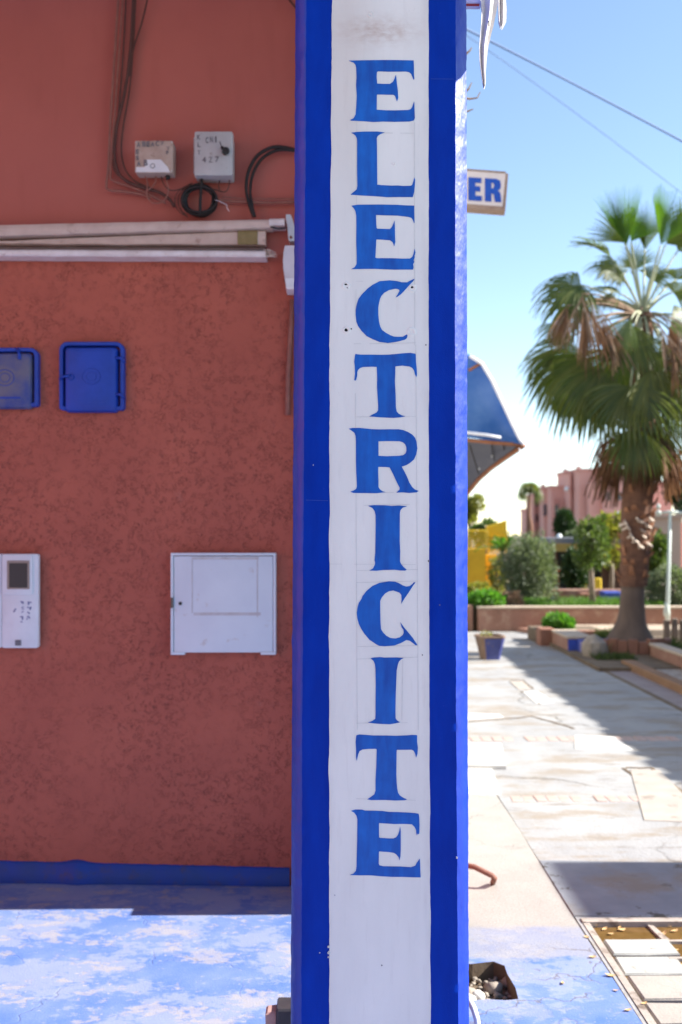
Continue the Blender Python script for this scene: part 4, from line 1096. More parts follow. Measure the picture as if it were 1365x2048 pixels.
# ------------------------------------------------------------------ blue awning on the side of the shop
ba = thing('street_awning', at(940, 880, 8), 'blue canvas street awning with brown tube frame sticking out behind the pillar', 'awning')
Y0, Y1_ = 8.0, 9.6
top_c = [(900, 690), (940, 712), (964, 727), (985, 762), (1005, 805), (1025, 848), (1040, 878), (1047, 889)]
bot_e = [(900, 873), (940, 876), (975, 880), (1005, 884), (1030, 887), (1047, 890)]
def ap(x, y, Y=Y0): return at(x, y, Y)
# side panel: a slightly sagging sheet
P = []
for i in range(15):
    t = i / 14
    # point along top curve and matching bottom
    k = t * (len(top_c) - 1); a = int(min(k, len(top_c) - 2)); u = k - a
    tx, ty = lerp(top_c[a][0], top_c[a + 1][0], u), lerp(top_c[a][1], top_c[a + 1][1], u)
    k2 = t * (len(bot_e) - 1); b = int(min(k2, len(bot_e) - 2)); u2 = k2 - b
    bx, by = lerp(bot_e[b][0], bot_e[b + 1][0], u2), lerp(bot_e[b][1], bot_e[b + 1][1], u2)
    row = []
    for j in range(9):
        s = j / 8
        p = ap(lerp(tx, bx, s), lerp(ty, by, s))
        p = p + V((0, .10 * math.sin(math.pi * s) * math.sin(math.pi * min(1, .15 + t)) + .03 * math.sin(9 * t + 3 * s), 0))
        row.append(p)
    P.append(row)
m = MB(); m.grid(P); obj('side_panel', m, M_TARP, ba, smooth='open')
P = []
for i, (x, y) in enumerate(top_c):
    p = ap(x, y); P.append([p + V((0, -.01, .008)), p + V((0, .5, .03)), p + V((0, 1.0, .0)), p + V((0, 1.6, .02))])
m = MB(); m.grid(P); obj('top_canvas', m, M_TARP, ba, smooth='open')
m = MB(); m.tube([ap(x, y, Y0 - .015) for x, y in top_c[1:]], .014, 8); obj('hem', m, M_HEM, ba, smooth=True)
m = MB(); m.tube([ap(x, y - 5, Y0 - .02) for x, y in ((900, 867), (940, 871), (975, 875), (1002, 880))], .014, 8); obj('hem', m, M_HEM, ba, smooth=True)
m = MB(); m.tube([ap(900, 876), ap(975, 884), ap(1047, 890)], .016, 8); obj('frame_tube', m, M_COPPER, ba, smooth=True)
arm = [(1047, 891, 8.02), (1030, 903, 8.2), (1005, 920, 8.4), (980, 938, 8.6), (958, 958, 8.8), (938, 982, 9.0), (915, 1010, 9.1)]
m = MB(); m.tube([at(*p) for p in arm], .022, 8); obj('support_arm', m, M_COPPER, ba, smooth=True)
P = []
for i, (x, y, Y) in enumerate(arm):
    t = i / (len(arm) - 1)
    bx, by = lerp(1047, 895, t), lerp(890, 876, t)
    P.append([at(lerp(bx, x, s), lerp(by, y, s), lerp(8.02, Y, s) + .05 * math.sin(math.pi * s)) for s in (0, .2, .4, .6, .8, .98)])
m = MB(); m.grid(P); obj('lining', m, M_TARPU, ba, smooth='open')
for (x0, y0, x1, y1) in ((940, 890, 958, 948), (983, 886, 990, 922), (1007, 890, 1010, 905)):
    m = MB(); m.tube([at(x0, y0, 8.0), at(x1, y1, 8.35)], .006, 6); obj('rib', m, M_DARKIN, ba)
for (x, y) in ((985, 912), (1009, 902), (959, 937)):
    m = MB(); m.sphere(at(x, y, 8.3), .012, 8, 6); obj('grommet', m, M_GALV, ba, smooth=True)
m = MB(); m.tube([ap(938, 741), ap(962, 727)], .012, 8); obj('top_pole', m, M_COPPER, ba, smooth=True)
m = MB(); m.tube([at(1038, 896, 8.0), at(1042, 904, 8.0), at(1047, 909, 8.0)], .006, 5); obj('cord', m, M_HEM, ba)

# ------------------------------------------------------------------ bits on the ground close by
m = MB(); p0, p1, p2 = gnd(915, 1728, .09), gnd(984, 1751, .055), gnd(986, 1766, .005)
m.tube([p0, p0.lerp(p1, .5) + V((0, 0, .012)), p1, p1 + V((.012, 0, -.012)), p2], .0125, 8)
obj('iron_rod', m, M_RUST, smooth=True, label='bent rusty iron rod lying on the beige terrace behind the pillar', cat='rod')
m = MB(); m.tube([at(938, 2000, 2.75), at(948, 2018, 2.72), at(954, 2038, 2.7), at(957, 2065, 2.7), at(957, 2160, 2.7)], .009, 8)
obj('white_pipe', m, M_HEM, smooth=True, label='curved white plastic pipe at the right foot of the pillar', cat='pipe')
st = thing('stop_block', gnd(560, 2047), 'dark metal stop with a pinkish plate at the left foot of the pillar', 'block')
m = MB(); a = at(531, 2026, 2.95); b = at(552, 2120, 2.95)
m.loft([[(a.x + .004, a.y, b.z), (b.x, a.y, b.z), (b.x, a.y + .05, b.z), (a.x + .004, a.y + .05, b.z)], [(a.x, a.y, a.z - .006), (b.x, a.y, a.z - .004), (b.x, a.y + .05, a.z - .004), (a.x, a.y + .05, a.z - .006)], [(a.x + .006, a.y + .004, a.z), (b.x, a.y + .004, a.z + .003), (b.x, a.y + .046, a.z + .003), (a.x + .006, a.y + .046, a.z)]]); obj('plate', m, pm('pinkish metal', (.45, .28, .25), (.35, .2, .18), 20, .5), st)
m = MB(); a = at(552.5, 2019, 2.94); b = at(596, 2120, 2.94); m.cbox((a.x, a.y, b.z), (b.x, a.y + .08, a.z), .006); obj('body', m, pm('dark grey metal', (.03, .028, .035), (.05, .045, .05), 20, .4), st)

# ------------------------------------------------------------------ square plant pot
pc = gnd(980, 1318); pw = .155
pot = thing('plant_pot', pc, 'square tapered clay pot with a blue painted front on the sunlit street', 'plant pot')
m = MB()
def sq(r, z, rot=R_(14)): return [(pc.x + r * math.cos(a + rot) * 1.15, pc.y + r * math.sin(a + rot) * 1.15, z) for a in [R_(45 + 90 * k) for k in range(4)]]
def sqb(r, z):
    out = []
    for k in range(4):
        for da in (-9, 9):
            a = R_(45 + 90 * k + da) + R_(9); out.append((pc.x + r * math.cos(a) * 1.13, pc.y + r * math.sin(a) * 1.13, z))
    return out
m.loft([sqb(.115, .002), sqb(.12, .05), sqb(.145, .16), sqb(.168, .262), sqb(.178, .275), sqb(.178, .295), sqb(.155, .295), sqb(.15, .25)]); obj('body', m, M_CLAY, pot, smooth='auto')
m = MB(); L0 = sqb(.1165, .004); L1 = sqb(.1215, .05); L2 = sqb(.1465, .16); L3 = sqb(.1695, .262)
# front face = the face whose mean y is smallest
idx = min(range(8), key=lambda i: (L2[i][1] + L2[(i + 1) % 8][1]) if i % 2 == 1 else 99)
j = (idx + 1) % 8
P = [[V(L[idx]) + V((0, -.003, 0)), V(L[j]) + V((.0, -.003, 0))] for L in (L0, L1, L2, L3)]
m.grid(P); j2 = (idx + 2) % 8; m.grid([[V(L[j]) + V((0, -.003, 0)), V(L[j2]) + V((.002, -.003, 0))] for L in (L0, L1, L2, L3)]); obj('blue_face', m, M_POTBLUE, pot, smooth='open')
m = MB(); m.hexa([V(p) for p in sqb(.149, .24)], [V(p) for p in sqb(.1495, .262)]); obj('soil', m, M_SOIL, pot)
def leafcloud(c, rad, n, ls, lw=.45, seed=1, lump_=.35, shell=.5, mb=None, flat=0, upright=0, droop=0):
    rnd = random.Random(seed); m = mb or MB(); c = V(c)
    for i in range(n):
        while True:
            d = V((rnd.gauss(0, 1), rnd.gauss(0, 1), rnd.gauss(0, 1)))
            if d.length > .01: break
        d.normalize()
        rr = (shell + (1 - shell) * rnd.random()) ** .6
        f = 1 + lump_ * noise.noise(d * 2.3 + V((seed, 0, 0))) + .35 * lump_ * noise.noise(d * 5 + V((0, seed, 0)))
        p = c + V((d.x * rad[0], d.y * rad[1], d.z * rad[2])) * rr * f
        if p.z < c.z - rad[2] * .98: continue
        ax = (d + V((rnd.uniform(-1, 1), rnd.uniform(-1, 1), rnd.uniform(-1, 1) + upright)) * .9).normalized()
        nn = ax.cross(V((rnd.uniform(-1, 1), rnd.uniform(-1, 1), rnd.uniform(-1, 1))))
        if nn.length < .05: continue
        nn.normalize(); s = ls * rnd.uniform(.6, 1.3)
        b = len(m.v); bend = ax.cross(nn) * s * .15
        m.v += [p, p + ax * s * .5 + nn * s * lw * .5 + bend, p + ax * s, p + ax * s * .5 - nn * s * lw * .5 + bend]
        m.f += [(b, b + 1, b + 2), (b, b + 2, b + 3)]
    return m
m = leafcloud((pc.x - .05, pc.y, .285), (.06, .06, .03), 60, .05, .4, 5); obj('sprout', m, M_YELGREEN, pot, smooth='open')

# ------------------------------------------------------------------ garden edge on the right: planters, kerbs, palm
YB = gnd(1000, 1263).y
gw = thing('garden_wall', (3.5, YB, 0), 'long low brick red garden wall with pale capping at the end of the street', 'wall')
zt_ = at(1000, 1214, YB).z
xw0, xw1 = gnd(958, 1263).x, 6.2
m = MB(); m.cbox((xw0, YB, 0.001), (xw1, YB + .22, zt_ - .03), .012); obj('wall', m, M_PINKWALL, gw)
m = MB(); m.cbox((xw0 - .012, YB - .015, zt_ - .029), (xw1, YB + .235, zt_ + .004), .008); obj('capping', m, M_CAP, gw)
gw2 = thing('garden_wall', (1.6, YB + .2, 0), 'short brick red wall end left of the long garden wall, beside the pillar', 'wall')
m = MB(); m.cbox((.52, YB + .12, .001), (xw0 - .07, YB + .36, zt_ + .02), .015); obj('wall', m, M_PINKWALL, gw2)
gb = MB(); gb.box((.5, YB + .365, -.1), (9, 34, zt_ - .05)); S(obj('garden_bed', gb, M_SOIL))
# sunny ledge in front of the wall
xl0, xl1 = gnd(1062, 1252).x, 6.0
lg = MB(); lg.cbox((xl0, YB - .75, .001), (xl1, YB - .02, .11), .02); obj('stone_ledge', lg, M_CAP, label='low pale stone ledge in front of the garden wall, behind the palm', cat='ledge')
# low ramp slab beside the terracotta planter
sl_ = MB(); a = gnd(1033, 1263); sl_.hexa([(a.x, a.y, .001), (a.x + .75, a.y - 1.9, .001), (a.x + 1.2, a.y - 1.9, .001), (a.x + 1.2, a.y, .001)], [(a.x + .02, a.y, .06), (a.x + .77, a.y - 1.88, .06), (a.x + 1.2, a.y - 1.88, .10), (a.x + 1.2, a.y, .10)]); obj('kerb_slab', sl_, M_PINKWALL, label='low pinkish kerb slab running from the garden wall to the planter', cat='kerb')
# terracotta planter with bright bush
f0 = gnd(1081, 1292); f1 = gnd(1109, 1295)
pb = thing('brick_planter', (f0.x + .3, f0.y + .6, 0), 'terracotta planter box holding a bright green bush', 'planter')
hz = .235
m = MB(); m.cbox((f0.x, f0.y, .001), (f0.x + .20, f0.y + .28, hz), .012); obj('end_post', m, M_TERRA, pb)
m = MB(); m.cbox((f0.x + .202, f0.y + .06, .001), (f0.x + .95, f0.y + .18, hz - .03), .012); obj('front_wall', m, M_PINKWALL, pb)
m = MB(); m.cbox((f0.x + .02, f0.y + .282, .001), (f0.x + .95, f0.y + 1.0, hz - .05), .012); obj('soil', m, M_SOIL, pb)
bc = at(1118, 1247, f0.y + .55)
m = leafcloud((bc.x, bc.y, bc.z), (.20, .22, .125), 1500, .06, .6, 3, .3, .35); obj('bush', m, M_GREEN, label='rounded bright green bush growing in the terracotta planter', cat='bush', smooth='open')
# painted bench blocks
bb = gnd(1136, 1308); be = gnd(1157, 1310)
bn_ = thing('painted_bench', (bb.x + .1, bb.y + .4, 0), 'low masonry bench with pink side and cobalt blue end beside the planter', 'bench')
m = MB(); m.cbox((bb.x, bb.y + .012, .001), (bb.x + .32, bb.y + .95, .195), .01); obj('block', m, M_PINKWALL, bn_)
m = MB(); m.box((bb.x + .006, bb.y, .004), (bb.x + .175, bb.y + .0105, .185)); obj('blue_end', m, M_COBALT, bn_)
m = MB(); m.cbox((bb.x - .01, bb.y - .005, .196), (bb.x + .33, bb.y + .97, .222), .008); obj('seat', m, M_CAP, bn_)
m = MB(); a = gnd(1158, 1311); m.cbox((a.x + .02, a.y, .001), (a.x + .34, a.y + .10, .175), .01); obj('lilac_block', m, M_LILAC, label='small lilac painted block right of the blue bench end', cat='block')
m = MB(); a = gnd(1165, 1290, .19); m.cbox((a.x + .1, a.y + .55, .001), (a.x + .95, a.y + .75, .19), .01); obj('low_wall', m, M_COBALT, label='low blue topped wall behind the rock, running to the palm', cat='wall')
m = MB(); a = gnd(1195, 1322)
m = lump(.16, 77, 1.1)
for v in m.v: v += V((a.x, a.y + .12, .12)); v.z = max(v.z, .001)
obj('rock', m, M_STONE, label='rough upright rock between the lilac block and the palm', cat='rock', smooth='auto')
# soil strip + palm bed
m = MB(); m.box((3.0, 11.2, .002), (6.5, 14.6, .045)); S(obj('palm_bed', m, M_SOIL))
# kerbs parallel to the street
kerb = thing('kerb', (3.38, 10, 0), 'rusty brown kerb running along the right side of the shaded street', 'kerb')
m = MB(); m.cbox((3.36, 6.0, .001), (3.50, 11.6, .085), .012); obj('stone', m, pm('rusty kerb', (.27, .155, .085), (.20, .11, .06), 3, .85, .4, 40), kerb)
m = MB(); m.box((3.05, 6, .001), (3.10, 12.0, .006)); obj('gutter_line', m, M_SOIL, street)
m = MB(); m.box((3.10, 6, .001), (3.358, 12.0, .005)); obj('gutter_strip', m, M_GUTTER, street)
m = MB(); m.box((3.502, 6, .001), (6.5, 11.18, .03)); S(obj('side_path', m, M_KERB))
pk = thing('bed_edging', (3.95, 11.8, 0), 'pale topped low edging wall of the grass bed right of the palm', 'edging')
m = MB(); m.cbox((3.92, 10.2, .031), (4.06, 12.3, .17), .012); obj('wall', m, M_PINKWALL, pk); 
m = MB(); m.cbox((3.905, 10.18, .171), (4.075, 12.31, .20), .01); obj('capping', m, M_CAP, pk)
# curved brick ring in front of the palm
rg = thing('brick_ring', gnd(1262, 1318), 'curved red brick surround in front of the palm trunk', 'brick edging')
pbase = at(1262, 1290, 12.9)
cxr, cyr = pbase.x, pbase.y
for k in range(9):
    a0, a1 = R_(205 + 15 * k), R_(205 + 15 * k + 13.5)
    m = MB(); rr0, rr1 = .42, .50
    pts = [(cxr + rr1 * math.cos(a), cyr + rr1 * math.sin(a)) for a in (a0, a1)] + [(cxr + rr0 * math.cos(a), cyr + rr0 * math.sin(a)) for a in (a1, a0)]
    dz = random.uniform(-.02, .02)
    m.hexa([(x, y, .03) for x, y in pts], [(x, y, .215 + dz) for x, y in pts]); obj('brick', m, M_TERRA, rg)

# grass helper
def grass(area, n, h, seed, w_=.006):
    rnd = random.Random(seed); m = MB()
    for i in range(n):
        x, y, z = area(rnd)
        hh = h * rnd.uniform(.4, 1.2); a = rnd.uniform(0, 6.28); l = rnd.uniform(.1, .7) * hh
        dx, dy = math.cos(a) * w_, math.sin(a) * w_
        b = len(m.v)
        m.v += [V((x - dx, y - dy, z)), V((x + dx, y + dy, z)), V((x + l * math.sin(a) * .5 + dx * .6, y - l * math.cos(a) * .5 + dy * .6, z + hh * .6)), V((x + l * math.sin(a), y - l * math.cos(a), z + hh))]
        m.f += [(b, b + 1, b + 2), (b, b + 2, b + 3)]
    return m
def rect(x0, x1, y0, y1, z): return lambda r: (r.uniform(x0, x1), r.uniform(y0, y1), z)
obj('grass', grass(rect(4.08, 5.2, 10.3, 12.6, .04), 5000, .14, 3), M_GRASSD, kind='stuff', label='dark shaded grass filling the bed behind the pale edging', cat='grass')
a = gnd(1130, 1262, .12); b = gnd(1215, 1262, .12)
obj('grass', grass(rect(a.x + .25, b.x + .1, 13.1, 13.9, .045), 2600, .19, 4), M_GRASSD, kind='stuff', label='dull grass tuft left of the palm foot, behind the blue wall', cat='grass')
obj('grass', grass(lambda r: (cxr + r.uniform(-.45, .7), cyr + r.uniform(-.38, .3), .04), 1500, .15, 5), M_GRASSD, kind='stuff', label='dark weeds around the foot of the palm', cat='weeds')
obj('grass', grass(lambda r: (gnd(1210, 1325).x + r.uniform(-.12, .35), gnd(1210, 1325).y + r.uniform(-.15, .2), .003), 900, .11, 6), M_GRASSD, kind='stuff', label='dark weeds at the street edge under the rock', cat='weeds')
obj('grass', grass(rect(3.2, 5.4, YB + .25, YB + 1.6, zt_ - .05), 6000, .13, 8), M_GRASS, kind='stuff', label='bright sunlit grass strip on top of the garden wall', cat='grass')

# --- the palm
palm = thing('palm_tree', (pbase.x, pbase.y, .045), 'tall fan palm with a shaggy skirt of dead brown leaves on the right', 'palm tree')
PY = 12.9
def pt_(x, y, dy=0): return at(x, y, PY + dy)
prof = [(1292, 1262, 52), (1280, 1262, 48), (1268, 1262, 41), (1256, 1262, 34), (1244, 1262.5, 29), (1225, 1264, 26), (1200, 1265, 24.5), (1180, 1266, 23), (1165, 1267, 22)]
def trunk(prof, mat, name, amp, fr, n=22):
    loops = []
    for y, x, r in prof:
        c = pt_(x, y); rr = r * PY / F
        l = []
        for k in range(n):
            a = 2 * math.pi * k / n
            q = V((math.cos(a), math.sin(a), 0))
            d = 1 + amp * noise.noise(V((q.x * fr, q.y * fr, c.z * 7)))
            l.append(c + q * rr * d)
        loops.append(l)
    m = MB(); m.loft(loops); return obj(name, m, mat, palm, smooth='auto')
trunk(prof, M_TRUNKLOW, 'trunk_base', .06, 2)
up = []
for i in range(34):
    t = i / 33; y = 1172 - 545 * t
    x = lerp(1267, 1287, min(1, t * 1.4)) ; r = lerp(26, 31, min(1, t * 3)) if t < .35 else lerp(31, 17, (t - .35) / .65)
    up.append((y, x, r))
trunk(up, M_TRUNK, 'trunk', .16, 3)
# cut leaf bases
rndp = random.Random(4)
for i in range(84):
    t = i / 84; y = 1165 - 200 * t + rndp.uniform(-9, 9); a = i * 2.399 + rndp.uniform(-.5, .5)
    if rndp.random() < .25: continue
    x = lerp(1267, 1281, t); rr = lerp(25, 30, min(1, t * 3)) * PY / F
    c = pt_(x, y); d = V((math.cos(a), math.sin(a), 0)); s = V((-d.y, d.x, 0))
    if d.y > .55: continue
    L = rndp.uniform(.06, .17); wd = rndp.uniform(.022, .055)
    p0 = c + d * rr * .82
    tip = c + d * (rr + rndp.uniform(.03, .075)) + V((0, 0, L))
    m = MB()
    m.loft([[p0 - s * wd, p0 + s * wd, p0 + s * wd * .8 - d * .03, p0 - s * wd * .8 - d * .03],
            [p0.lerp(tip, .5) - s * wd * .8 + d * .02, p0.lerp(tip, .5) + s * wd * .8 + d * .02, p0.lerp(tip, .5) + s * wd * .6 - d * .012, p0.lerp(tip, .5) - s * wd * .6 - d * .012],
            [tip - s * wd * .55, tip + s * wd * .55, tip + s * wd * .45 - d * .018, tip - s * wd * .45 - d * .018]])
    obj('leaf_base', m, M_BOOT, palm)
for (x, y) in ((1257, 1052), (1264, 1070), (1272, 1080), (1280, 1040), (1286, 1060), (1289, 1072), (1283, 1092), (1296, 1050), (1300, 1088), (1304, 1038), (1252, 1044)):
    c = pt_(x, y, -.17 - .06 * rndp.random()); d = V((.75, -.25, -.6)).normalized() if x > 1270 else V((.3, -.5, -.75)).normalized(); s = V((.35, .8, .3)).normalized()
    L = rndp.uniform(.07, .13); wd = rndp.uniform(.02, .032); m = MB()
    rt = c - V((0, -.14, 0))
    m.loft([[c - d * L * .5 - s * wd * .6, c - d * L * .5 + s * wd * .6, c - d * L * .5 + V((0, .03, -.02))], [c - s * wd, c + s * wd, c + V((.0, .035, -.03))], [c + d * L * .5 - s * wd * .8, c + d * L * .5 + s * wd * .8, c + d * L * .5 + V((0, .02, -.02))]])
    m.tube([c + V((0, .015, -.012)), c + V((-.03, .15, -.05))], .018, 5)
    obj('leaf_base', m, M_BOOTP, palm)
def frond(hub, d0, Lp, Lb, face, droop, mat, spread=118, nseg=26, sag=.15, name='frond', seed=0, fold=.12, pet=True, tipdroop=.35, pmat=None):
    rnd = random.Random(seed); d0 = V(d0).normalized()
    g_ = V((0, 0, -1))
    pts = [hub + d0 * Lp * t + g_ * sag * Lp * t * t for t in (0, .25, .5, .75, 1)]
    B = pts[-1]; d = (pts[-1] - pts[-2]).normalized()
    n = V(face); n = (n - d * n.dot(d))
    if n.length < .05: n = d.cross(V((1, .3, 0)))
    n.normalize(); s = d.cross(n)
    m = MB()
    T = (0, .16, .33, .5, .62, .76, .9, 1.0)
    for i in range(nseg):
        a0 = R_(lerp(-spread, spread, i / nseg)); a1 = R_(lerp(-spread, spread, (i + 1) / nseg)); am = (a0 + a1) / 2
        Ls = Lb * (.72 + .28 * math.cos(am * .62)) * rnd.uniform(.9, 1.06)
        rows = []
        tw = rnd.uniform(-.05, .05); td = tipdroop * rnd.uniform(.6, 1.5)
        for t in T:
            hw = (a1 - a0) / 2 * (1 if t < .5 else max(.03, (1 - t) / .5 * .95))
            a = am + tw * max(0, t - .5)
            rad = d * math.cos(a) + s * math.sin(a)
            if t > 0:
                v_ = (rad + n * fold * 1.3 * (abs(am) / R_(spread)) ** 1.6 + g_ * (1.5 * droop * t * t + td * 2.2 * max(0, t - .4))).normalized()
                pc_ = pc_ + v_ * Ls * (t - tprev)
            else: pc_ = B * 1.0
            tprev = t
            c_ = (s * math.cos(a) - d * math.sin(a)) * Ls * t * hw
            rows.append([pc_ - c_, pc_ - n * .018 * Lb * min(t * 2, 1), pc_ + c_])
        m.grid(rows)
    o = obj(name, m, mat, palm, smooth='open')
    if pet:
        mp = MB(); mp.tube(pts, .020, 6, .012); obj('stalk', mp, pmat or M_PETI, o, smooth=True)
    return o
HUB = pt_(1287, 628)
PXM = PY / F
def dirpx(ang, fy=0.0):
    a = R_(ang); return V((math.cos(a), fy, math.sin(a)))
CAMD = V((0, -1, 0)); UP = V((0, 0, 1))
spec = [
 # base px, py, direction, blade px, spread, facing, droop, tip droop, fold, material, depth offset
 (1254, 492, 100, 116, 27, (-.3, -1, .1), .02, .03, .3, M_FRONDL, -.25),
 (1322, 490, 76, 112, 42, (.3, -1, .1), .02, .03, .3, M_FRONDL, -.20),
 (1250, 486, 130, 82, 45, (-.6, -1, .2), .05, .2, .15, M_FROND, -.1),
 (1262, 484, 62, 70, 40, (.2, -1, .2), .05, .2, .15, M_FRONDL, -.15),
 (1332, 488, 32, 88, 45, (.4, -1, .2), .05, .2, .15, M_FROND, -.1),
 (1246, 560, 140, 66, 85, (0, -.7, .8), .25, .5, .2, M_FROND, .1),
 (1300, 560, 40, 62, 85, (0, -.7, .8), .25, .5, .2, M_FROND, .2),
 (1272, 540, 100, 60, 70, (0, -1, .4), .12, .4, .2, M_FROND, .35),
 (1236, 600, 175, 60, 80, (0, -.6, 1), .4, .6, .2, M_FROND, -.15),
 (1290, 500, 90, 96, 34, (0, -1, .2), .02, .06, .3, M_FROND, .4),
 (1356, 502, 52, 105, 70, (.5, -1, .2), .04, .1, .2, M_FROND, .3),
 (1222, 514, 146, 88, 62, (0, -.35, 1), .14, .4, .3, M_FROND, -.1),
 (1234, 540, 168, 72, 95, (0, -.7, .8), .35, .6, .2, M_FROND, -.3),
 (1230, 530, 205, 48, 100, (0, -1, .5), .4, .5, .2, M_FROND, -.35),
 (1242, 588, 156, 72, 72, (0, -.4, 1), .3, .6, .2, M_FROND, -.2),
 (1163, 570, 188, 118, 100, (.1, -.7, .8), .5, .6, .15, M_FROND, -.3),
 (1160, 592, 206, 108, 88, (.1, -.9, .6), .5, .5, .15, M_FROND, -.1),
 (1108, 702, 216, 84, 60, (.2, -.5, .9), .6, .5, .2, M_FROND, -.2),
 (1128, 652, 232, 74, 70, (0, -1, .5), .6, .4, .2, M_FROND, .1),
 (1176, 716, 232, 172, 74, (-.1, -1, .2), .95, .35, .15, M_FROND, -.35),
 (1204, 736, 252, 158, 70, (.1, -1, .2), .9, .3, .15, M_FROND, -.5),
 (1262, 640, 236, 82, 46, (-.3, -1, .35), .4, .3, .3, M_FRONDP, -.55),
 (1270, 652, 267, 138, 58, (0, -1, .2), .4, .3, .2, M_FROND, -.5),
 (1262, 772, 262, 132, 92, (0, -1, .2), .5, .3, .15, M_FROND, -.62),
 (1302, 740, 284, 130, 74, (.2, -1, .2), .5, .3, .25, M_FRONDY, -.6),
 (1336, 732, 300, 150, 88, (.3, -1, .2), .5, .3, .15, M_FROND, -.35),
 (1272, 858, 266, 108, 66, (0, -1, .15), .6, .3, .2, M_FROND, -.5),
 (1318, 850, 288, 105, 66, (.1, -1, .15), .6, .3, .2, M_FRONDY, -.3),
 (1345, 585, 14, 100, 95, (0, -.6, .9), .35, .5, .15, M_FROND, -.2),
 (1342, 640, 338, 110, 95, (.1, -.8, .7), .5, .5, .15, M_FROND, -.1),
 (1370, 705, 310, 130, 95, (.1, -.9, .5), .5, .4, .15, M_FROND, .1),
 (1380, 640, 350, 120, 95, (.1, -.6, .9), .5, .5, .15, M_FROND, .2),
 (1165, 700, 222, 160, 75, (-.1, -1, .3), .95, .4, .2, M_FROND, .35),
 (1238, 705, 250, 145, 85, (-.1, -1, .3), .6, .4, .2, M_FROND, .4),
 (1322, 700, 290, 145, 85, (.1, -1, .3), .6, .4, .2, M_FROND, .4),
 (1360, 770, 295, 130, 85, (.1, -1, .3), .6, .4, .2, M_FROND, .3),
 (1200, 760, 240, 135, 66, (-.1, -1, .2), .9, .4, .2, M_FRONDY, .1),
 (1150, 735, 225, 120, 66, (-.2, -1, .2), .95, .4, .2, M_FROND, -.05),
 (1218, 606, 172, 70, 80, (0, -.5, 1), .4, .6, .2, M_FROND, .5),
 (1352, 560, 34, 92, 85, (0, -.5, 1), .25, .5, .2, M_FROND, .4),
]
def stalk_to(b, o, r=.018, mt=None, lift=.10):
    q0 = HUB + V((0, 0, -.03)); up_ = max(.0, (HUB - b).z)
    mid = q0.lerp(b, .5) + V((0, 0, lift + .35 * up_)); mp = MB()
    mp.tube([q0 * (1 - t) ** 2 + mid * 2 * t * (1 - t) + b * t * t for t in [k / 9 for k in range(10)]], r, 6, r * .6)
    obj('stalk', mp, mt or M_PETI, o, smooth=True)
for i, (bx, by, ang, lb_, spr, face, dr_, td_, fo_, mt, dy_) in enumerate(spec):
    b = pt_(bx, by, dy_)
    o = frond(b, dirpx(ang, random.uniform(-.15, .05)), .004, lb_ * PXM, face, dr_, mt, spr, 24, 0, 'frond', i, fo_, False, td_)
    stalk_to(b, o)
# dead leaves: skirt and a few hanging high up
for i in range(34):
    a = -math.pi / 2 + (i / 33 - .5) * 5.0 + random.uniform(-.1, .1)
    rr = random.uniform(.16, .36); yy = random.uniform(838, 900) - 12 * (rr - .2) / .2
    b = pt_(1278, yy) + V((rr * math.cos(a) * 1.05, rr * math.sin(a), 0))
    dd = V((math.cos(a) * .22, math.sin(a) * .15, -1))
    o = frond(b, dd, .004, random.uniform(95, 128) * PXM, (math.cos(a), math.sin(a), .1), .5, M_DEAD, random.uniform(22, 34), 11, 0, 'dead_frond', 200 + i, .35, False, .2)
    mp = MB(); c0 = pt_(1282, yy - 30); mp.tube([c0, c0.lerp(b, .6) + V((0, 0, .05)), b], .014, 5, .008); obj('stalk', mp, M_DEAD, o, smooth=True)
for i, (x, y, lb_, dx) in enumerate(((1134, 612, 100, -6), (1146, 605, 95, -10), (1165, 588, 125, 0), (1171, 610, 140, 2), (1178, 600, 120, 6), (1190, 640, 105, 10), (1205, 640, 90, 4), (1218, 660, 95, 2), (1322, 655, 95, 4), (1338, 650, 110, 6), (1352, 655, 105, 4), (1366, 650, 110, 4), (1345, 690, 100, 0))):
    b = pt_(x, y, random.uniform(-.75, -.45))
    hubd = (b - HUB)
    st_ = MB(); q0 = HUB + V((0, 0, -.05)); mid = q0.lerp(b, .55) + V((0, 0, .16))
    cur = [q0 * (1 - t) ** 2 + mid * 2 * t * (1 - t) + b * t * t for t in [k / 8 for k in range(9)]]
    o = frond(b, V((dx * .05, 0, -1)), .01, lb_ * PXM, (random.uniform(-.6, .6), -1, 0), .2, M_DEADP if i % 3 else M_DEAD, 20, 10, 0, 'dead_frond', 300 + i, .5, False, .2)
    st_.tube(cur, .014, 6, .009); obj('stalk', st_, M_DEADP, o, smooth=True)
# fibrous heart
ht = MB()
for i in range(30):
    a = random.uniform(0, 6.28); d = V((math.cos(a), math.sin(a), 0)); c = pt_(1287, random.uniform(610, 720))
    ht.tube([c + d * .05, c + d * .12 + V((0, 0, -.1)), c + d * .16 + V((0, 0, -random.uniform(.2, .45)))], .018, 5, .004)
obj('fibre', ht, M_DEADP, palm, smooth=True)

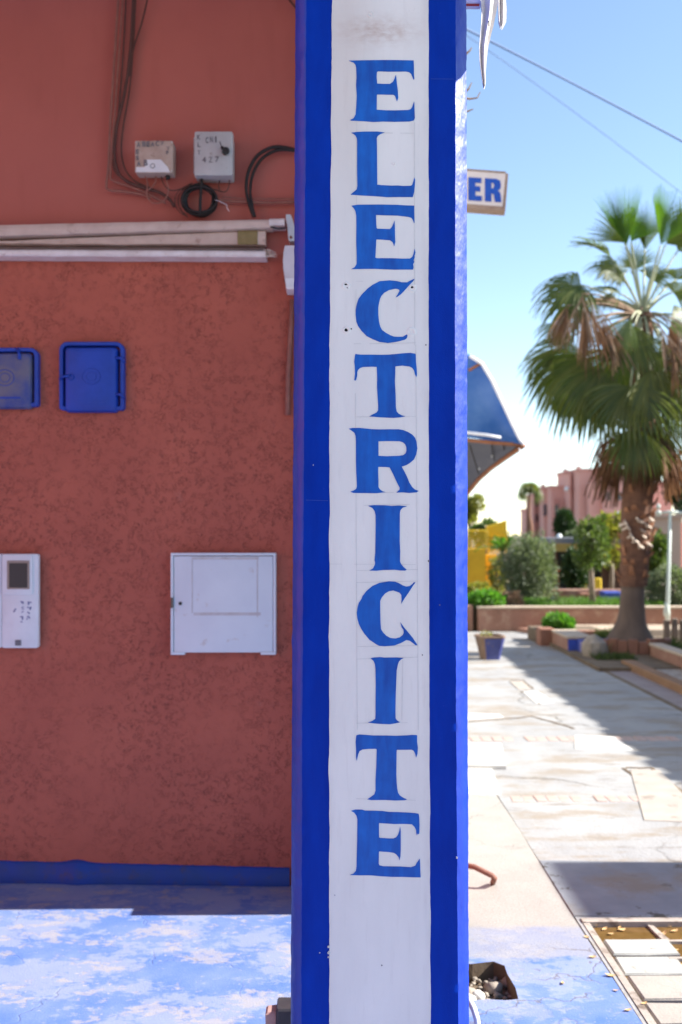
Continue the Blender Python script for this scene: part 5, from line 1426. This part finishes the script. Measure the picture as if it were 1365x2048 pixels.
# ------------------------------------------------------------------ garden planting behind the wall
ZG = zt_ - .05
def shrub(name, c, rad, n, ls, mat, label, cat, lw=.45, seed=1, trunkh=None, trunkr=.03, lumps=1, tmat=None, lump_=.35, shell=.3):
    base = (c[0], c[1], trunkh[0] if trunkh else c[2] - rad[2])
    t = thing(name, base, label, cat)
    m = MB()
    rnd = random.Random(seed)
    if lumps == 1: leafcloud(c, rad, n, ls, lw, seed, lump_, shell, m)
    else:
        for k in range(lumps):
            d = V((rnd.uniform(-1, 1), rnd.uniform(-1, 1), rnd.uniform(-1, 1)))
            if d.length > 1: d.normalize()
            cc = V(c) + V((d.x * rad[0] * .7, d.y * rad[1] * .7, d.z * rad[2] * .72)); f = rnd.uniform(.3, .5)
            leafcloud(cc, (rad[0] * f, rad[1] * f, rad[2] * f), n // lumps, ls, lw, seed + k, lump_, shell, m)
    obj('crown', m, mat, t, smooth='open')
    if trunkh:
        m = MB(); tp = V((c[0] + rnd.uniform(-.05, .05), c[1], trunkh[1]))
        b0 = V(base); m.tube([b0, b0.lerp(tp, .5) + V((rnd.uniform(-.03, .03), 0, 0)), tp], trunkr, 8, trunkr * .6)
        for k in range(7):
            e = V(c) + V((rnd.uniform(-.7, .7) * rad[0], rnd.uniform(-.7, .7) * rad[1], rnd.uniform(-.3, .8) * rad[2]))
            s0 = b0.lerp(tp, rnd.uniform(.7, 1)); m.tube([s0, s0.lerp(e, .5) + V((0, 0, .05)), e], trunkr * .4, 5, trunkr * .12)
        obj('trunk', m, tmat or M_BARK, t, smooth=True)
    return t
def shrubpx(name, px, py, Y, rx, ry, n, lspx, mat, label, cat, **kw):
    c = at(px, py, Y); k = Y / F
    th = kw.pop('base_py', None); tt = kw.pop('top_py', None)
    if th: kw['trunkh'] = (at(px, th, Y).z, at(px, tt, Y).z)
    return shrub(name, (c.x, c.y, c.z), (rx * k, rx * k * kw.pop('dep', 1.0), ry * k), n, lspx * k, mat, label, cat, **kw)
shrubpx('olive_shrub', 1058, 1140, 17.6, 56, 70, 9000, 8, M_OLIVE, 'big round grey green shrub in the middle of the garden bed', 'shrub', lw=.32, seed=11, lump_=.42, shell=.2, base_py=1208, top_py=1160)
shrubpx('olive_shrub', 1345, 1180, 16.6, 52, 48, 6000, 8, M_OLIVE, 'grey green shrub right of the palm, behind the wooden posts', 'shrub', lw=.35, seed=12, lump_=.3, base_py=1225, top_py=1190)
shrubpx('young_tree', 1185, 1090, 16.4, 40, 58, 1900, 10, M_MIDGREEN, 'slim young tree with pale bark and airy crown left of the palm', 'tree', seed=13, base_py=1212, top_py=1075, trunkr=.055, lumps=11, lump_=.3)
shrubpx('young_tree', 1222, 1080, 21, 38, 60, 3000, 11, M_YELGREEN, 'yellow green small tree touching the left side of the palm trunk', 'tree', seed=14, base_py=1195, top_py=1090, trunkr=.06, lumps=10)
shrubpx('round_tree', 1300, 1110, 22, 32, 55, 2600, 11, M_MIDGREEN, 'mid green tree just right of the palm trunk, before the arch', 'tree', seed=15, base_py=1195, top_py=1120, trunkr=.08, lumps=9)
shrubpx('round_tree', 944, 1020, 26, 30, 32, 2200, 9, M_YELGREEN, 'yellow green treetop beside the pillar above the yellow kiosk', 'tree', seed=16, base_py=1180, top_py=1030, trunkr=.1, lumps=8)
shrubpx('round_tree', 975, 1075, 25, 36, 35, 2200, 9, M_MIDGREEN, 'mid green bush behind the yellow kiosk roof', 'tree', seed=17, base_py=1180, top_py=1080, trunkr=.1, lumps=7)
shrubpx('cypress', 1130, 1050, 45, 20, 32, 2400, 7, M_DKGREEN, 'small dark conical tree in front of the far pink building', 'tree', seed=18, base_py=1120, top_py=1060, trunkr=.15, lump_=.15)
shrubpx('round_tree', 1160, 1068, 42, 30, 22, 2000, 7, M_OLIVE, 'dull green low tree right of the dark conical tree', 'tree', seed=19, base_py=1120, top_py=1075, trunkr=.15, lumps=5)
shrubpx('round_tree', 1362, 1005, 40, 34, 32, 3000, 9, M_DKGREEN, 'dark green treetop at the right edge above the arch', 'tree', seed=20, base_py=1150, top_py=1010, trunkr=.2, lumps=6)
shrubpx('hedge', 1150, 1140, 20.2, 24, 42, 2600, 9, M_DKGREEN, 'dark hedge clump in front of the cafe, left of the young tree', 'hedge', seed=21, lump_=.25, base_py=1190, top_py=1150)
shrubpx('flower_clump', 958, 1182, 16.7, 26, 16, 1200, 7, M_YELGREEN, 'yellowish flowering clump low beside the pillar', 'plant', seed=22, lump_=.3)
shrubpx('flowering_shrub', 996, 1150, 18.6, 18, 42, 900, 8, M_YELGREEN, 'yellow green tall shrub in front of the yellow kiosk, left of the big shrub', 'shrub', seed=31, lump_=.4, shell=.2, base_py=1200, top_py=1150)
shrubpx('leafy_plant', 972, 1200, 16.2, 36, 16, 1800, 9, M_GREEN, 'bright green low leafy plant on the garden wall beside the pillar', 'plant', seed=23, lw=.6)
shrubpx('leafy_plant', 1028, 1202, 16.3, 18, 17, 700, 8, M_DEADP, 'brownish dry clump between the green plant and the shrub', 'plant', seed=24)
# agave
ag = thing('agave', at(1112, 1210, 16.4), 'spiky pale variegated agave at the right foot of the big shrub', 'agave')
ac = at(1112, 1208, 16.4)
for i in range(26):
    a = random.uniform(0, 6.28); el = random.uniform(.3, 1.4); L = random.uniform(.20, .33)
    d = V((math.cos(a) * math.cos(el), math.sin(a) * math.cos(el), math.sin(el))); s = V((-math.sin(a), math.cos(a), 0))
    m = MB(); P = []
    for k in range(6):
        t = k / 5; wd = .022 * math.sin(math.pi * min(.97, t * .75 + .22)); p = ac + d * L * t + V((0, 0, -.10 * t * t * L / .3))
        P.append([p - s * wd, p - V((0, 0, .008)), p + s * wd])
    m.grid(P); obj('leaf', m, M_AGAVE, ag, smooth='open')
# feathery young palm
fp = thing('feather_palm', at(1000, 1110, 19), 'feathery bright green young palm between the kiosk and the shrub', 'palm')
fc = at(1005, 1105, 19)
for i in range(15):
    a = random.uniform(0, 6.28); el = random.uniform(.5, 1.35); L = random.uniform(.65, .95)
    d = V((math.cos(a) * math.cos(el), math.sin(a) * math.cos(el) * .6, math.sin(el)))
    s = d.cross(V((0, 0, 1))); s.normalize(); m = MB()
    for k in range(26):
        t = .15 + .85 * k / 25; p = fc + d * L * t + V((0, 0, -.45 * L * t * t))
        for sg_ in (-1, 1):
            e = p + (s * sg_ * .7 + d * .7).normalized() * .20 * (1.15 - t) + V((0, 0, -.05)); b = len(m.v)
            m.v += [p, p + d * .016, e]; m.f.append((b, b + 1, b + 2))
    m.tube([fc + d * L * t + V((0, 0, -.45 * L * t * t)) for t in (0, .25, .5, .75, 1)], .010, 5, .003)
    obj('frond', m, M_GREEN if i % 2 else M_MIDGREEN, fp, smooth='open')
m = MB(); m.tube([V((fc.x, fc.y, ZG)), fc], .05, 8, .04); obj('trunk', m, M_TRUNK, fp)
# distant palm
dp = thing('palm_tree', at(1060, 1060, 70), 'small distant palm left of the pink building', 'palm tree')
dk = 70 / F
m = MB(); m.tube([at(1060, 1090, 70), at(1060, 1050, 70), at(1058, 1030, 70), at(1060, 985, 70)], [.28, .24, .14, .10], 8); obj('trunk', m, M_TRUNK, dp, smooth=True)
hb = at(1060, 983, 70)
for i in range(22):
    a = R_(-25 + 230 * i / 21); d = V((math.cos(a), random.uniform(-.7, .7), math.sin(a))).normalized(); L = random.uniform(22, 33) * dk
    m = MB(); n_ = V((0, -1, .5)); n_ = (n_ - d * n_.dot(d)).normalized(); s = d.cross(n_)
    for k in range(12):
        aa = R_(lerp(-95, 95, k / 11)); B = hb + d * L * .5
        e = B + (d * math.cos(aa) + s * math.sin(aa)) * L * .5 + V((0, 0, -.25 * L)); b = len(m.v)
        q = (s * math.cos(aa) - d * math.sin(aa)) * L * .05
        m.v += [B - q, B + q, e + q * .3, e - q * .3]; m.f.append((b, b + 1, b + 2, b + 3))
    m.tube([hb, hb + d * L * .5], .06, 4)
    obj('frond', m, M_FROND if i % 3 else M_FRONDY, dp, smooth='open')

# yellow kiosk
ky = thing('yellow_kiosk', at(960, 1190, 20), 'yellow kiosk with mesh screens beside the pillar, behind the garden wall', 'kiosk')
YK = 20.0
def kp(x, y, dy=0): return at(x, y, YK + dy)
m = MB(); a, b = kp(880, 1098), kp(973, 1215); m.box((a.x, a.y, ZG), (b.x, a.y + .9, a.z)); obj('panel', m, M_YELLOW, ky)
m = MB(); a, b = kp(973, 1110, .4), kp(1008, 1215, .4); m.box((a.x + .005, a.y, ZG), (b.x, a.y + .5, a.z)); obj('panel', m, M_YELLOW, ky)
def mesh_screen(x0, x1, yt0, yt1, yb, dy, name='mesh_screen'):
    m = MB()
    n = 14; q = max(4, int((x1 - x0) / 4))
    for (xa, xb, ya, yb_) in ((x0, x0 + 3, yt0, yb), (x1 - 3, x1, yt1, yb)):
        a, b = kp(xa, ya, dy), kp(xb, yb_, dy); m.box((a.x, a.y, b.z), (b.x, a.y + .03, a.z))
    for sgn in (1, -1):
        for i in range(-14, q + 14):
            xa = x0 + i * 4.4; h = yb - max(yt0, yt1); dx = h * .55 * sgn
            p, r = (xa, yb), (xa + dx, max(yt0, yt1))
            # clip to [x0,x1]
            t0, t1 = 0.0, 1.0
            if dx:
                ts = sorted(((x0 - xa) / dx, (x1 - xa) / dx)); t0, t1 = max(0, ts[0]), min(1, ts[1])
            if t1 - t0 < .05: continue
            A = kp(lerp(p[0], r[0], t0), lerp(p[1], r[1], t0), dy + .01); B_ = kp(lerp(p[0], r[0], t1), lerp(p[1], r[1], t1), dy + .01)
            m.tube([A, B_], .007, 4)
    a, b = kp(x0, yt0, dy), kp(x1, yt1, dy); m.tube([a, b], .014, 6)
    obj(name, m, M_YELLOWB, ky)
mesh_screen(900, 974, 1061, 1061, 1098, .02)
mesh_screen(976, 1014, 1054, 1041, 1112, .3)
m = MB(); m.poly([kp(972, 1052, .45), kp(1012, 1042, .45), kp(1016, 1092, .45), kp(1010, 1092, .45), kp(976, 1070, .45)], (0, .02, 0)); obj('roof_flap', m, M_YELLOWB, ky)

# cafe behind
YC = 21
cf = thing('cafe', at(1180, 1185, YC), 'low dark cafe with ochre fascia and grey roof behind the garden', 'cafe')
def cp(x, y, dy=0): return at(x, y, YC + dy)
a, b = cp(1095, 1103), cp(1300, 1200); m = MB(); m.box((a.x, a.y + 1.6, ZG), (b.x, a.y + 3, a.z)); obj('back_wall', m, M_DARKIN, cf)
a, b = cp(1085, 1087), cp(1300, 1103); m = MB(); m.box((a.x, a.y, b.z), (b.x, a.y + .15, a.z)); obj('fascia', m, M_OCHRE, cf)
a, b = cp(1110, 1076, .2), cp(1300, 1087, .2); m = MB(); m.box((a.x, a.y, b.z + .002), (b.x, a.y + 3, a.z)); obj('roof', m, M_ROOFG, cf)
for x in (1112, 1137, 1205, 1222, 1248):
    a, b = cp(x, 1104, .2), cp(x + (6 if x > 1200 else 3), 1200, .2); m = MB(); m.box((a.x, a.y, ZG), (b.x, a.y + .12, a.z)); obj('column', m, M_BROWN, cf)
a, b = cp(1205, 1104, .6), cp(1250, 1184, .6); m = MB(); m.box((a.x, a.y, ZG), (b.x, a.y + .1, a.z)); obj('timber_screen', m, M_BROWN, cf)
for i, (x0, x1, y0, y1, lb) in enumerate(((1163, 1175, 1155, 1185, 'narrow upright yellow board in front of the cafe, left of the young trunk'), (1190, 1204, 1156, 1180, 'upright yellow board in front of the cafe, right of the young trunk'))):
    a, b = cp(x0, y0, -.4), cp(x1, y1, -.4); m = MB(); m.cbox((a.x, a.y, b.z), (b.x, a.y + .05, a.z), .02); m.box((a.x + .03, a.y + .01, ZG), (a.x + .06, a.y + .04, b.z + .01)); obj('yellow_board', m, M_YELLOWB, label=lb, cat='board')
a, b = at(1105, 1179, 18), at(1290, 1202, 18); m = MB(); m.cbox((a.x, 18, ZG), (b.x, 18.2, a.z), .02); obj('low_wall', m, M_PINKWALL, label='low brick red wall in front of the dark cafe', cat='wall')
a, b = at(1208, 1184, 17.6), at(1243, 1203, 17.6); m = MB(); m.cbox((a.x, 17.6, ZG), (b.x, 17.9, a.z), .02); obj('blue_planter', m, M_COBALT, label='bright blue block left of the palm trunk at the back of the garden', cat='planter')
a, b = at(1160, 1186, 17.7), at(1180, 1203, 17.7); m = MB(); m.cbox((a.x, 17.7, ZG), (b.x, 17.9, a.z), .02); obj('orange_block', m, M_TERRA, label='small terracotta block behind the young tree trunk', cat='block')
m = MB(); a = at(1118, 1137, 22); m.sphere(a, .07, 12, 8); m.tube([V((a.x, a.y, ZG)), a], .012, 6); obj('garden_float', m, pm('coral paint', (.62, .22, .13), (.55, .2, .12), 4, .6), label='coral pink ball on a stick right of the big shrub', cat='garden ornament', smooth=True)
m = MB(); a, b = at(1180, 1202, 17.2), at(1243, 1208, 17.2); m.cbox((a.x, 17.2, ZG), (b.x + .6, 17.35, a.z), .01); obj('path_edge', m, M_CAP, label='pale edging strip behind the sunlit grass', cat='edging')

# lamps with globes
def globe_lamp(px, py, Y, base_py, label, r=5.5):
    c = at(px, py, Y); rr = r * Y / F
    t = thing('globe_lamp', (c.x, c.y, ZG), label, 'street lamp', 'white globe lamps in the garden')
    m = MB(); m.sphere(c, rr, 14, 10); obj('globe', m, M_GLOBE, t, smooth=True)
    m = MB(); m.tube([V((c.x, c.y, ZG)), c - V((0, 0, rr * .9))], rr * .10, 8); obj('post', m, M_POST, t, smooth=True)
globe_lamp(1119, 1073, 24, 1200, 'white globe lamp left of the young tree, above the fascia')
globe_lamp(1177, 1074, 24, 1200, 'white globe lamp beside the young tree trunk')
globe_lamp(1240, 1029, 22, 1200, 'white globe lamp just left of the palm trunk', 7)
lp = thing('lamp_post', at(1338, 1240, 15.5), 'pale green double armed lamp post right of the palm', 'lamp post')
m = MB(); m.tube([V((at(1335, 1200, 15.5).x, 15.5, .05)), at(1336, 1200, 15.5), at(1341, 1026, 15.5)], [.038, .030, .022], 10); obj('post', m, M_POST, lp, smooth=True)
m = MB(); m.tube([at(1318, 1026, 15.5), at(1341, 1024, 15.5), at(1375, 1026, 15.5)], .022, 8); obj('arm', m, M_POST, lp, smooth=True)
for x in (1317, 1378):
    m = MB(); m.sphere(at(x, 1026, 15.5), .045, 12, 8); m.lathe(at(x, 1014, 15.5), [(.01, .05), (.03, .03), (.035, 0), (.02, -.04)], 12); obj('lamp_head', m, M_POST, lp, smooth=True)
m = MB(); m.lathe(at(1334, 1218, 15.5), [(.03, -.12), (.05, -.1), (.05, -.03), (.04, .02), (.03, .1)], 12); obj('collar', m, M_POST, lp, smooth=True)

# wooden post fence
for i, x in enumerate((1330, 1346, 1362)):
    a = gnd(x, 1283, .045); b = at(x + 11, 1240, a.y)
    m = MB(); m.cbox((a.x, a.y, .045), (a.x + .078, a.y + .07, b.z + .02 * (i % 2)), .01)
    obj('fence_post', m, M_WOOD, label=['leftmost weathered timber post right of the palm', 'second weathered timber post from the left, under the lamp post', 'third weathered timber post at the right picture edge'][i], cat='post', group='timber posts right of the palm')

# beige arch building
YA = 32
ab = thing('arcade_building', at(1340, 1190, YA), 'beige arcade building with a round arch at the right edge', 'building')
def aq(x, y): return at(x, y, YA)
outl = [(1296, 1036), (1362, 1036), (1362, 1215), (1344, 1215), (1344, 1110), (1338, 1085), (1328, 1066), (1316, 1055), (1304, 1054), (1300, 1056), (1296, 1060)]
m = MB(); m.poly([aq(*p) for p in outl], (0, .8, 0)); obj('arch_wall', m, M_BEIGE, ab)
m = MB(); a = aq(1290, 1033); b = aq(1366, 1036); m.box((a.x, a.y - .1, b.z + .003), (b.x, a.y + 1, a.z + .06)); obj('cornice', m, M_BEIGE, ab)
m = MB(); a = aq(1240, 1060); b = aq(1362, 1215); m.box((a.x, YA + 2.5, ZG), (b.x + .6, YA + 2.7, a.z)); obj('back_wall', m, M_BROWN, ab)
m = MB(); a = aq(1363, 1045); b = aq(1440, 1215); m.box((a.x, YA + .4, ZG), (b.x, YA + 3, a.z)); obj('side_wall', m, M_FARPINK, ab)

# far pink apartment building, stepped
YF = 110
fb = thing('apartment_building', at(1160, 1110, YF), 'stepped pink apartment building far behind the garden', 'building')
def fpt(x, y, dy=0): return at(x, y, YF + dy)
vol = [  # x0 x1 ytop dy depth
 (1052, 1066, 1022, 8, 3), (1066, 1085, 992, 5, 4), (1087, 1102, 978, 2, 4), (1102, 1133, 976, 0, 5), (1136, 1158, 946, -2, 5), (1158, 1207, 942, -5, 6), (1207, 1262, 941, -7, 8), (1260, 1345, 968, -3, 12)]
for x0, x1, yt, dy, dep in vol:
    a, b = fpt(x0, yt, dy), fpt(x1, 1120, dy); m = MB(); m.box((a.x, a.y, ZG - .4), (b.x - .01, a.y + dep, a.z)); w1 = obj('wall', m, M_FARPINK, fb)
    m = MB(); m.box((a.x - .12, a.y - .12, a.z + .004), (b.x + .02, a.y + dep, a.z + .28)); obj('parapet', m, M_FARPINK, fb)
def fwin(x0, x1, y0, y1, dy):
    a, b = fpt(x0, y0, dy), fpt(x1, y1, dy)
    m = MB(); m.box((a.x - .12, a.y - .10, b.z - .12), (b.x + .12, a.y - .003, a.z + .12)); f_ = obj('window', m, M_FRAMEP, fb)
    m = MB(); m.box((a.x, a.y - .13, b.z), (b.x, a.y - .103, a.z)); obj('pane', m, M_GLASS, f_)
for x0, x1, y0, y1, dy in ((1107, 1116, 1010, 1030, 0), (1107, 1114, 1046, 1058, 0), (1149, 1154, 970, 982, -2), (1149, 1154, 1008, 1020, -2), (1136, 1141, 1012, 1024, -2), (1186, 1199, 976, 986, -5), (1184, 1190, 1000, 1016, -5), (1088, 1093, 1010, 1030, 2), (1072, 1077, 1000, 1012, 5), (1214, 1220, 985, 1000, -7), (1235, 1242, 985, 1000, -7), (1072, 1077, 1030, 1042, 5), (1270, 1277, 1000, 1012, -3)):
    fwin(x0, x1, y0, y1, dy)
# projecting oriel and pilasters for relief
for x0, x1, yt, dy in ((1102, 1110, 994, -.8), (1178, 1204, 966, -6.2), (1066, 1070, 992, 4.2), (1139, 1144, 946, -2.8)):
    a, b = fpt(x0, yt, dy), fpt(x1, 1120, dy); m = MB(); m.box((a.x, a.y, ZG - .4), (b.x, a.y + .75, a.z)); obj('bay', m, M_FARPINK, fb)
m = MB(); c = fpt(1134, 978, -3); m.sphere(c, .25, 10, 8); m.tube([c + V((0, 1.1, 0)), c], .05, 5); obj('satellite_dish', m, M_GLOBE, fb, smooth=True)
for (x, y, dy) in ((1087, 975, 2), (1132, 944, -2), (1158, 939, -5)):
    a = fpt(x, y, dy); m = MB(); m.box((a.x - .2, a.y, a.z - .2), (a.x + .2, a.y + .4, a.z + .35)); obj('roof_post', m, M_FARPINK, fb)

# building across the street (to the right, beyond the frame): it shades the right half of the street
XR = 7.0
HR = (XR - 2.17) * math.tan(R_(SUN_EL))
rb = thing('facing_building', (XR + 2, 8, 0), 'tan single storey building lining the right side of the street', 'building')
m = MB(); m.box((XR, 3.0, 0.001), (XR + 5, 13.7, HR)); obj('wall', m, M_RIGHTB, rb)
ya, yb_ = gnd(1200, 1822).y, gnd(1200, 1714).y
m = MB(); m.box((XR, ya, HR + .002), (XR + .9, yb_, HR + 1.17 * math.tan(R_(SUN_EL)))); obj('roof_block', m, M_RIGHTB, rb)
for k in range(26):
    y = 5 + k * .34
    m = MB(); m.box((XR + .02, y, HR + .002), (XR + .2, y + random.uniform(.12, .3), HR + random.uniform(.02, .07))); obj('coping_stone', m, M_RIGHTB, rb)
for y in (4.2, 7.2, 10.4):
    m = MB(); m.box((XR - .03, y, .9), (XR - .002, y + 1.2, 2.3)); w_ = obj('window', m, M_FRAMEP, rb)
    m = MB(); m.box((XR - .045, y + .08, .98), (XR - .032, y + 1.12, 2.22)); obj('pane', m, M_GLASS, w_)

# unseen building added behind the camera to keep sky light off the shop front
oc = thing('sky_blocker_building', (-1, -5, 0), 'unseen tan building added behind the photographer to cut sky light', 'building')
m = MB(); m.box((-9, -8, 0.001), (6, -4.5, 2.4)); obj('wall', m, M_RIGHTB, oc)
for x in (-7, -4, -1, 2):
    m = MB(); m.box((x, -4.498, 0.9), (x + 1.6, -4.45, 2.3)); w_ = obj('window', m, M_FRAMEP, oc)
    m = MB(); m.box((x + .08, -4.448, .98), (x + 1.52, -4.43, 2.22)); obj('pane', m, M_GLASS, w_)

nb = thing('pink_bounce_wall', (-5.2, 0, 0), 'unseen salmon wall added left of the terrace as a pink reflector', 'wall')  # added out of view so the left chamfer mirrors its sunlit pink
m = MB(); m.box((-5.6, -1.5, 0.001), (-5.02, 3.9, 5.6)); obj('wall', m, M_UP, nb)
